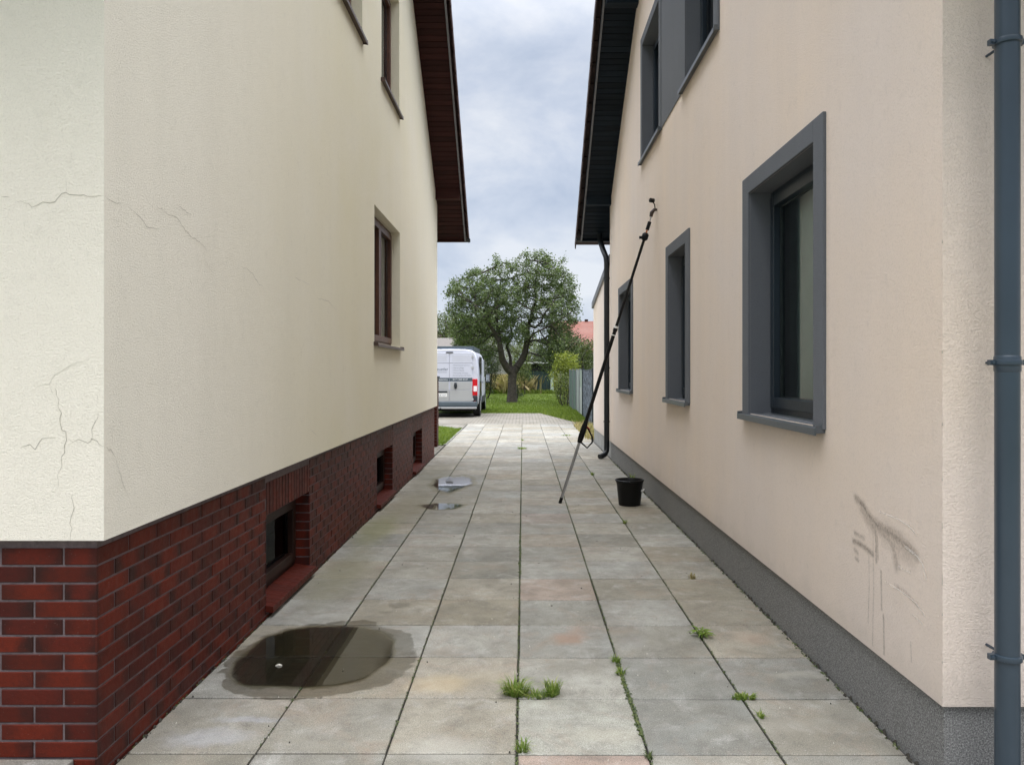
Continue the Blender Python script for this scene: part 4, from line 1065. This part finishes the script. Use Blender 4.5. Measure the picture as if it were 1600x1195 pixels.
tuft('brownish low weed clump on the right joint crossing', (.985, 3.46, 0), 130, .03, .05, mat='weed', wid=.004, lean=1.2, stretch=(1, .45))
tuft('tiny grass tuft just below the brownish clump', (1.005, 3.27, 0), 34, .035, .016)
tuft('grass tuft at the top of the mossy joint', (.468, 3.90, 0), 60, .045, .022, lean=1.3)
tuft('second small tuft down the mossy joint', (.472, 3.74, 0), 50, .035, .02, lean=1.3)
tuft('small tuft at the bottom edge of the picture on the central joint', (0.0, 2.985, 0), 80, .05, .025, lean=1.2)
tuft('tiny dark tuft at the bottom edge right of centre', (.478, 2.93, 0), 40, .03, .014, mat='moss')
tuft('lone olive tuft in the slab left of the plinth, halfway back', (1.19, 5.46, 0), 60, .05, .022, mat='hay', lean=.7, wid=.003)
tuft('low green weed on the central joint far down the path', (-.01, 14.6, 0), 90, .05, .09, wid=.006, lean=1.5)
tuft('small weed on the central joint beyond the low green weed', (-.01, 16.3, 0), 30, .07, .02, wid=.004)
tuft('weed at the plinth foot right behind the bucket', (1.43, 10.15, 0), 40, .16, .03, wid=.004, lean=.4)
tuft('tiny weed in the joint left of the bucket front', (.978, 7.45, 0), 30, .05, .02, wid=.004)
tuft('tiny weed in the joint between lance and bucket', (.978, 10.9, 0), 34, .06, .025, wid=.005)
tuft('flat weed by the right path edge in front of the fence', (1.0, 17.6, 0), 60, .03, .12, wid=.01, lean=1.5, stretch=(1,.5))
mb = MB()
def mossline(x, y0, y1, n, jit, hs=.006):
    for _ in range(n):
        y = random.uniform(y0, y1)+random.gauss(0, .01); xx = x+random.gauss(0, jit); r = random.uniform(.002, hs); t = random.random(); a = random.random()*3.14
        d = Vector((math.cos(a), math.sin(a), 0))*r; p = Vector((xx, y, random.uniform(-.004, .001)))
        mb.face([p-d, p+Vector((d.y,-d.x,r*.6)), p+d+Vector((0,0,r*.5)), p+Vector((-d.y,d.x,r))], 0, (t,t,t))
mossline(.475, 3.1, 3.95, 700, .005, .008); mossline(.478, 2.6, 12, 900, .003); mossline(-.022, 2.6, 14, 1300, .004); mossline(.978, 2.6, 12, 900, .003)
mossline(-.522, 3, 12, 500, .003); mossline(-1.022, 3, 14, 600, .003); mossline(1.45, 3, 12.8, 900, .006, .009); mossline(-1.512, 3, 13, 500, .004); mossline(-.022, 5.5, 7, 200, .005, .009)
tag(obj('moss', mb, M['moss']), 'thin moss and seedlings filling the long paving joints', 'moss', kind='stuff')

# ---------------------------------------------------------------- brick pillar with open fence behind the cream house
PL = thing('brick_pillar', 'red brick gate pillar with dark cap behind the cream house corner', 'pillar', (-1.86, 15.15, 0))
p_ = MB()
for k in range(21):
    z = k*.0625; o_ = .012 if k % 2 else 0; c = (random.random(), .5, 0)
    for x0 in (-.24, -.02): p_.box(x0+.003-o_*(x0 < -.1), x0+.217+o_*(x0 > -.1)*0, -.15, .15, z+.004, z+.0585, 0, c)
p_.box(-.235, .19, -.145, .145, 0, 1.31, 1)
obj('shaft', p_, [M['brick'], M['mortar']], PL)
p_ = MB(); p_.box(-.27, .222, -.17, .17, 1.313, 1.36); obj('cap', p_, M['anth'], PL, bevel=.008)
PF_ = thing('slat_fence', 'low brown slatted fence between pillar and cream house', 'fence', (-2.6, 14.9, 0))
p_ = MB()
for k in range(7): p_.box(-.6, .47, -.02, .02, .15+k*.16, .26+k*.16)
obj('slat_panel', p_, M['brown'], PF_)
p_ = MB(); p_.box(-.64, -.56, -.04, .04, 0, 1.3); obj('post', p_, M['brown'], PF_)

# ---------------------------------------------------------------- fence on the right
FN = thing('garden_fence', 'mixed grey garden fence of gabion, pale and green panels', 'fence', (1.84, 25, 0))
def fence_panel(ya, yb, nm, mat, thick, z0=.03, z1=1.5, lab=None):
    xa_ = 1.77+(ya-19.6)*.0125; xb_ = 1.77+(yb-19.6)*.0125; b = MB(); n = len(b.v)
    b.v += [(xa_,ya,z0),(xa_+thick,ya,z0),(xb_+thick,yb,z0),(xb_,yb,z0),(xa_,ya,z1),(xa_+thick,ya,z1),(xb_+thick,yb,z1),(xb_,yb,z1)]
    for q in ((0,3,2,1),(4,5,6,7),(0,1,5,4),(1,2,6,5),(2,3,7,6),(3,0,4,7)): b.f.append(q); b.mi.append(0); b.col.append((1,1,1)); b.uv.append([(0,0)]*4)
    o = obj(nm, b, mat, FN, True)
    if lab: o['label'] = lab
def stonewire():
    t = NT('gabion_stones'); v = t.n('ShaderNodeTexVoronoi'); v.inputs['Scale'].default_value = 9; t.l(t.co(), v.inputs['Vector'])
    c = t.ramp(v.outputs['Distance'], [(0, (.14,.17,.20)), (.4, (.045,.06,.08)), (.75, (.006,.008,.012))])
    c = t.mix(t.ramp(t.noise(11, 4), [(.5,0),(.6,.8)]), c, (.22,.27,.31)); t.set(c, .7); t.bump(v.outputs['Distance'], -.05); return t.m
def slatmat(name, c1, c2, sc):
    t = NT(name); w = t.n('ShaderNodeTexWave'); w.bands_direction = 'Y'; w.inputs['Scale'].default_value = sc; t.l(t.co(), w.inputs['Vector'])
    c = t.mix(w.outputs[0], c1, c2); c = t.mix(t.ramp(t.noise(3,5),[(.45,0),(.65,.6)]), c, tuple(x*.6 for x in c1)); t.set(c, .6); return t.m
fence_panel(19.7, 23.5, 'gabion_panel', stonewire(), .12)
fence_panel(23.75, 25.2, 'pale_panel', slatmat('pale_slats', (.42,.45,.42), (.28,.33,.29), 2), .04, .03, .95)
fence_panel(23.75, 25.2, 'frosted_panel', slatmat('frosted_green', (.30,.36,.30), (.22,.29,.22), 1), .03, .96, 1.5)
fence_panel(25.35, 26.9, 'pale_panel', slatmat('pale_green_slats', (.32,.36,.33), (.24,.29,.26), 2), .04)
fence_panel(27.1, 29.3, 'green_panel', slatmat('green_slats', (.05,.09,.08), (.12,.17,.16), 3), .04)
fence_panel(29.5, 31.8, 'green_panel', slatmat('green_slats_far', (.06,.10,.09), (.12,.17,.16), 3), .04)
for yy in (19.62, 23.62, 25.27, 27.0, 29.4, 31.9):
    x = 1.77+(yy-19.6)*.0125; b = MB(); b.box(x-.02, x+.06, yy-.035, yy+.035, 0, 1.54); obj('post', b, M['anth'] if yy < 24 else M['trim'], FN, True)

# ---------------------------------------------------------------- van
def van():
    V = thing('parked_van', 'white delivery van with grey trim parked on the driveway, seen from behind', 'van', (-2.317, 24.5, 0))
    white = simple('van_paint', (.58,.60,.68), .3, 0, .03, 1.2, 0); grey = simple('grey_stripe', (.075,.10,.12), .4); blk = simple('trim_plastic', (.02,.026,.032), .5)
    silver = simple('silver_lower', (.50,.51,.52), .28, .35, .05, 1)
    prof = [(.80,.32),(.885,.42),(.915,.75),(.92,1.2),(.905,1.55),(.87,1.85),(.80,2.05),(.70,2.125),(.5,2.15),(0,2.16)]
    ys = [0,.03,.10,.5,1.2,2,3,3.6,4.0,4.3,4.7,5.0,5.3,5.42]
    def cap(y): return 9 if y <= 3.6 else (2.16-(y-3.6)*.35 if y <= 4.0 else (2.02-(y-4.0)*1.05 if y <= 4.7 else 1.285-(y-4.7)*.42))
    def sec(y):
        k = .965 if y == 0 else (.985 if y == .03 else 1); k *= 1 if y < 4.3 else 1-(y-4.3)*.12; c = cap(y)
        tz = .985 if y == 0 else 1
        pts = [(x*k, y, min(z*tz if z > 1 else z, c)) for x, z in prof]
        return pts + [(-x, yy, z) for x, yy, z in reversed(pts[:-1])]
    b = MB(); S_ = [sec(y) for y in ys]; n = len(S_[0])
    for s in S_: b.v += s
    for i in range(len(ys)-1):
        for k in range(n):
            b.f.append((i*n+k, i*n+(k+1) % n, (i+1)*n+(k+1) % n, (i+1)*n+k)); b.mi.append(0); b.col.append((1,1,1)); b.uv.append([(0,0)]*4)
    b.f.append(tuple(range(n))); b.mi.append(0); b.col.append((1,1,1)); b.uv.append([(0,0)]*n)
    b.f.append(tuple(reversed(range((len(ys)-1)*n, len(ys)*n)))); b.mi.append(0); b.col.append((1,1,1)); b.uv.append([(0,0)]*n)
    obj('body', b, white, V, smooth=35)
    def px(x): return (x-702.3)/49.5
    def pz(y): return 1.458-(y-580)/49.5
    def sheet(par, nm, mat, x0, x1, y0, y1, off, th=.008, bev=.003):
        b = MB(); b.box(px(x0), px(x1), -off-th, -off, pz(y1), pz(y0)); return obj(nm, b, mat, par, bevel=bev)
    for nm, xa_, xb_ in (('rear_door', 666.6, 702.0), ('rear_door', 702.6, 738)):
        d = sheet(V, nm, white, xa_, xb_, 551, 609, 0, .02, .006)
        sheet(d, 'lower_panel', silver, xa_, xb_, 609.3, 627, 0, .024, .006)
        sheet(d, 'mid_panel', silver, xa_+1, xb_-1, 596.3, 608.4, .02, .006)
        sheet(d, 'stripe', grey, xa_, xb_, 590.2, 595.9, .02, .003)
        sheet(d, 'crease', blk, xa_, xb_, 567.1, 567.5, .02, .001)
        for yy in (557,560,563): sheet(d, 'swage', silver, xa_+4, xb_-4, yy, yy+.5, .02, .001)
        for yy in (555, 572, 622): 
            hx = xb_ if xa_ > 690 else xa_; sheet(d, 'hinge', silver, hx-1.0, hx+1.8, yy, yy+4, .018, .02)
    b = MB(); b.tube([(px(711.8),-.03,pz(598)),(px(711.8),-.045,pz(602.5)),(px(711.8),-.03,pz(607))], [.035,.055,.035], 14); obj('door_handle', b, blk, V, smooth=60)
    sheet(V, 'brake_light', M['blackp'], 697, 708, 549.8, 551.4, .02, .015)
    sheet(V, 'plate_light', blk, 684, 699, 611, 613.4, .024, .02)
    pl_ = sheet(V, 'number_plate', simple('plate_white', (.8,.8,.78), .4), 682, 698.5, 614, 620, .024, .01)
    for sx in (1, -1):
        red = simple('red_lens', (.55,.012,.02), .2); 
        b = MB(); xs = sorted((sx*.725, sx*.885)); b.box(xs[0], xs[1], -.03, .06, pz(618), pz(592)); t = obj('taillight', b, red, V, bevel=.015)
        xs = sorted((sx*.74, sx*.87)); b = MB(); b.box(xs[0]+.02*(sx > 0), xs[1]-.02*(sx < 0), -.036, -.028, pz(611.5), pz(603)); obj('reverse_lens', b, simple('clear_lens', (.85,.8,.8), .2), t)
        b = MB(); b.box(*sorted((sx*.735, sx*.885)), -.03, .1, pz(632), pz(618.5)); obj('bumper_corner', b, blk, V, bevel=.02)
        b = MB(); b.box(sx*.80-.03, sx*.80+.03, -.034, -.03, pz(630), pz(626)); obj('reflector', b, simple('dark_reflector', (.12,.02,.02), .3), V)
    b = MB(); b.box(-.88, .88, -.07, .12, .34, .50); obj('bumper', b, grey, V, bevel=.03)
    b = MB(); b.box(-.86, .86, -.055, .1, .27, .335); obj('bumper_lip', b, silver, V, bevel=.02)
    b = MB(); b.tube([(.0-.28,-.12,.27),(-.28,.1,.22)], .02, 8); b.tube([(-.28,-.12,.25),(-.28,-.12,.30)], .028, 10); b.box(-.8,.8,.1,5.0,.2,.36)
    obj('tow_bar', b, M['blackp'], V)
    for yy in (.95, 4.35):
        for sx in (1, -1):
            w = MB(); w.tube([(sx*.93, yy, .33), (sx*.90, yy, .33), (sx*.72, yy, .33), (sx*.70, yy, .33)], [.30,.33,.33,.30], 28); wo = obj('wheel', w, simple('tyre', (.02,.02,.021), .85), V, smooth=40)
            w = MB(); w.tube([(sx*.935, yy, .33), (sx*.92, yy, .33)], [.16,.20], 20); obj('rim', w, silver, wo, smooth=40)
            w = MB(); w.tube([(sx*.915, yy, .36), (sx*.925, yy, .36)], [.40,.40], 28); obj('wheel_arch', w, blk, V)
            if yy < 2:
                w = MB(); w.box(*sorted((sx*.70, sx*.88)), yy+.3, yy+.31, .15, .5); obj('mud_flap', w, blk, V)
    for sx in (1, -1):   # side door opening (dark) and proud door, mirrors
        b = MB(); b.box(*sorted((sx*.90, sx*.9245)), .62, 1.75, .62, 1.93); obj('side_window', b, M['glass'] if False else simple('tinted_glass', (.012,.016,.02), .1), V, bevel=.01)
        b = MB(); b.box(*sorted((sx*.905, sx*.932)), 2.0, 3.25, .42, 1.86); d = obj('side_door', b, white, V, bevel=.02)
        b = MB(); b.box(*sorted((sx*.93, sx*.95)), 2.05, 2.2, 1.05, 1.12); obj('door_handle', b, blk, d)
        b = MB(); b.box(*sorted((sx*.92, sx*.945)), 2.0, 4.0, .40, .62); obj('side_trim', b, blk, V)
        b = MB(); b.box(*sorted((sx*.905, sx*.925)), 3.4, 4.15, 1.25, 1.75); obj('cab_window', b, simple('cab_glass', (.02,.03,.035), .08), V, bevel=.02)
        b = MB(); b.tube([(sx*.90, 4.0, 1.15), (sx*1.0, 4.0, 1.17)], .04, 8); b.box(*sorted((sx*.955, sx*1.115)), 3.93, 4.08, 1.03, 1.36); mo = obj('wing_mirror', b, blk, V, bevel=.03)
        b = MB(); b.box(*sorted((sx*.97, sx*1.10)), 3.915, 3.928, 1.08, 1.33); obj('mirror_glass', b, simple('mirror', (.6,.65,.7), .05, 1), mo)
    b = MB()
    for sx in (-.74, .74): b.box(sx-.025, sx+.025, .1, 3.4, 2.10, 2.245)
    for yy in (.12, 1.2, 2.3, 3.35): b.box(-.765, .765, yy, yy+.05, 2.19, 2.25)
    obj('roof_rack', b, grey, V, bevel=.006)
    b = MB(); b.face([(-.7,4.05,2.03),(.7,4.05,2.03),(.75,4.68,1.36),(-.75,4.68,1.36)]); obj('windscreen', b, simple('screen_glass', (.02,.03,.03), .08), V)
    # lettering on the doors
    def text(s, x, z, size, mat, y=-.0245, align='LEFT', par=V):
        cu = bpy.data.curves.new('t', 'FONT'); cu.body = s; cu.size = size; cu.align_x = align
        to = bpy.data.objects.new('t', cu); C.objects.link(to); bpy.context.view_layer.update()
        me = bpy.data.meshes.new_from_object(to.evaluated_get(bpy.context.evaluated_depsgraph_get())); C.objects.unlink(to); bpy.data.objects.remove(to)
        me.materials.clear(); me.materials.append(mat); o = bpy.data.objects.new('lettering', me); link(o, par)
        o.rotation_euler = (R(90), 0, 0); o.location = (x, y, z); return o
    ink = simple('grey_ink', (.12,.15,.19), .6); ink2 = simple('pale_ink', (.33,.36,.41), .6); wht = simple('white_ink', (.8,.82,.85), .5)
    text('Kreuztler', px(700.3), pz(578.7), .125, ink, align='RIGHT'); text('Hausmeister', px(698.5), pz(582.2), .058, ink2, align='RIGHT')
    for i, s in enumerate(('Hausmeisterservice', 'Gartenpflege', 'Winterdienst', 'Reinigung Umzug', 'Entsorgung und mehr')):
        text('- '+s, px(706.5), pz(571.6+i*4.0), .064, ink2)
    text('Hausservice', px(699.5), pz(594.1), .075, wht, -.0245, 'RIGHT'); text('0171 555 0137', px(707.5), pz(594.1), .078, wht, -.0245)
    text('B K 137', px(690.2), pz(618.7), .075, ink, -.0365, 'CENTER')
van()

# ---------------------------------------------------------------- background buildings
def simple_house(name, label, x0, x1, y0, y1, ze, zr, wallm, roofm, axis='x', cat='house', wins=()):
    H = thing(name, label, cat, ((x0+x1)/2, (y0+y1)/2, 0)); b = MB(); r = MB(); t = .18
    if axis == 'x':     # ridge along x, roof slope faces the camera
        ym = (y0+y1)/2
        for x in (x0, x1): b.face([(x,y0,0),(x,y1,0),(x,y1,ze),(x,ym,zr),(x,y0,ze)])
        for y in (y0, y1): b.face([(x0,y,0),(x1,y,0),(x1,y,ze),(x0,y,ze)])
        k = (zr-ze)/(ym-y0); o = .4
        for sg in (-1, 1):
            ye = ym+sg*((ym-y0)+o); zz = ze-o*k
            q = [(x0-.3,ye,zz),(x1+.3,ye,zz),(x1+.3,ym,zr),(x0-.3,ym,zr)]
            r.face([(a,b_,c+t) for a,b_,c in q]); r.face([(a,b_,c+.02) for a,b_,c in q])
            r.face([q[0],q[1],(q[1][0],q[1][1],q[1][2]+t),(q[0][0],q[0][1],q[0][2]+t)])
            for xx in (x0-.3, x1+.3): r.face([(xx,ye,zz),(xx,ym,zr),(xx,ym,zr+t),(xx,ye,zz+t)])
    else:               # gable faces the camera
        xm = (x0+x1)/2; k = (zr-ze)/(xm-x0); o = .4
        for y in (y0, y1): b.face([(x0,y,0),(x1,y,0),(x1,y,ze),(xm,y,zr),(x0,y,ze)])
        for x in (x0, x1): b.face([(x,y0,0),(x,y1,0),(x,y1,ze),(x,y0,ze)])
        for sg in (-1, 1):
            xe = xm+sg*((xm-x0)+o); zz = ze-o*k
            q = [(xe,y0-.4,zz),(xe,y1+.4,zz),(xm,y1+.4,zr),(xm,y0-.4,zr)]
            r.face([(a,b_,c+t) for a,b_,c in q]); r.face([(a,b_,c+.02) for a,b_,c in q])
            r.face([q[0],q[3],(q[3][0],q[3][1],q[3][2]+t),(q[0][0],q[0][1],q[0][2]+t)])
            r.face([q[0],q[1],(q[1][0],q[1][1],q[1][2]+t),(q[0][0],q[0][1],q[0][2]+t)])
    obj('wall', b, wallm, H, True); ro = obj('roof', r, roofm, H, True)
    for wx, wz, ww, wh in wins:
        c = MB(); c.box(wx, wx+ww, y0-.04, y0+.02, wz, wz+wh); wo = obj('window', c, M['anth'], H, True)
        c = MB(); c.box(wx+.08, wx+ww-.08, y0-.05, y0-.03, wz+.08, wz+wh-.08); obj('pane', c, simple('far_pane', (.05,.06,.07), .1), wo, True)
    return H, ro
M['pale_wall'] = simple('pale_wall', (.42,.42,.41), .9, var=.08); M['pale_roof'] = simple('pale_roof', (.28,.29,.31), .8, var=.15, scale=2)
M['beige_roof'] = simple('beige_roof', (.15, .135, .12), .85, var=.1)
def rtile():
    t = NT('red_roof_tiles'); br = t.n('ShaderNodeTexBrick'); t.l(t.co(), br.inputs['Vector']); br.inputs['Brick Width'].default_value = .3; br.inputs['Row Height'].default_value = .3
    br.inputs['Scale'].default_value = 1; br.inputs['Color1'].default_value = (.22,.10,.075,1); br.inputs['Color2'].default_value = (.175,.075,.06,1); br.inputs['Mortar'].default_value = (.22,.07,.05,1); br.inputs['Mortar Size'].default_value = .03
    t.set(t.mix(t.ramp(t.noise(.8,5),[(.4,0),(.7,.5)]), br.outputs[0], (.24,.14,.115)), .9); return t.m
H, ro = simple_house('red_roof_house', 'distant house with faded red tiled roof beyond the fence', PX(868,66), PX(1010,66), 66, 76, 3.2, 5.85, M['pale_wall'], rtile(), 'x', wins=((4.5,1,1.2,1.3),))
c = MB(); c.box(PX(915,70), PX(915,70)+.3, 70.9, 71.2, 5.2, 6.2); obj('chimney', c, M['brick'], ro, True)
simple_house('pale_house', 'pale distant house with grey gabled roof behind the apple tree', PX(690,66), PX(800,66), 66, 76, 3.6, 6.1, M['pale_wall'], M['pale_roof'], 'y', wins=((-5.5,1,1.1,1.2),(-3,1,1.1,1.2)))
simple_house('garden_house', 'small white garden house behind the apple trunk', PX(770,58), PX(799,58), 58, 61, 1.9, 2.5, M['pale_wall'], M['pale_roof'], 'y', 'garden house')
simple_house('garage', 'low garage with beige roof behind the van', -9.5, PX(697,40), 40, 45, 2.55, 3.1, M['pale_wall'], M['beige_roof'], 'x', 'garage')
simple_house('dark_gable_house', 'dark steep gabled house left behind the van', -12.5, PX(690.5,50), 50, 58, 2.9, 7.4, M['brown'], M['tile_l'], 'y')
SH = thing('garden_shed', 'open fronted dark green shed with flat white edged roof', 'shed', (.9, 50, 0))
b = MB(); b.box(.1, 1.84, 50.0, 52, 0, 1.93); obj('wall', b, simple('dark_green_boards', (.018,.04,.038), .6, var=.5, scale=5), SH, True)
b = MB(); b.box(-.1, 2.0, 49.7, 52.2, 1.96, 2.06); obj('roof', b, simple('white_roof_edge', (.62,.63,.62), .7), SH, True)
b = MB(); b.box(.0, 1.9, 49.95, 49.99, 1.5, 1.93); obj('dark_band', b, M['dark'], SH, True)  # dark band across the upper front
b = MB(); b.box(1.78, 1.98, 49.8, 49.95, 0, 1.95); obj('post', b, simple('pale_post', (.38,.45,.40), .7), SH, True)
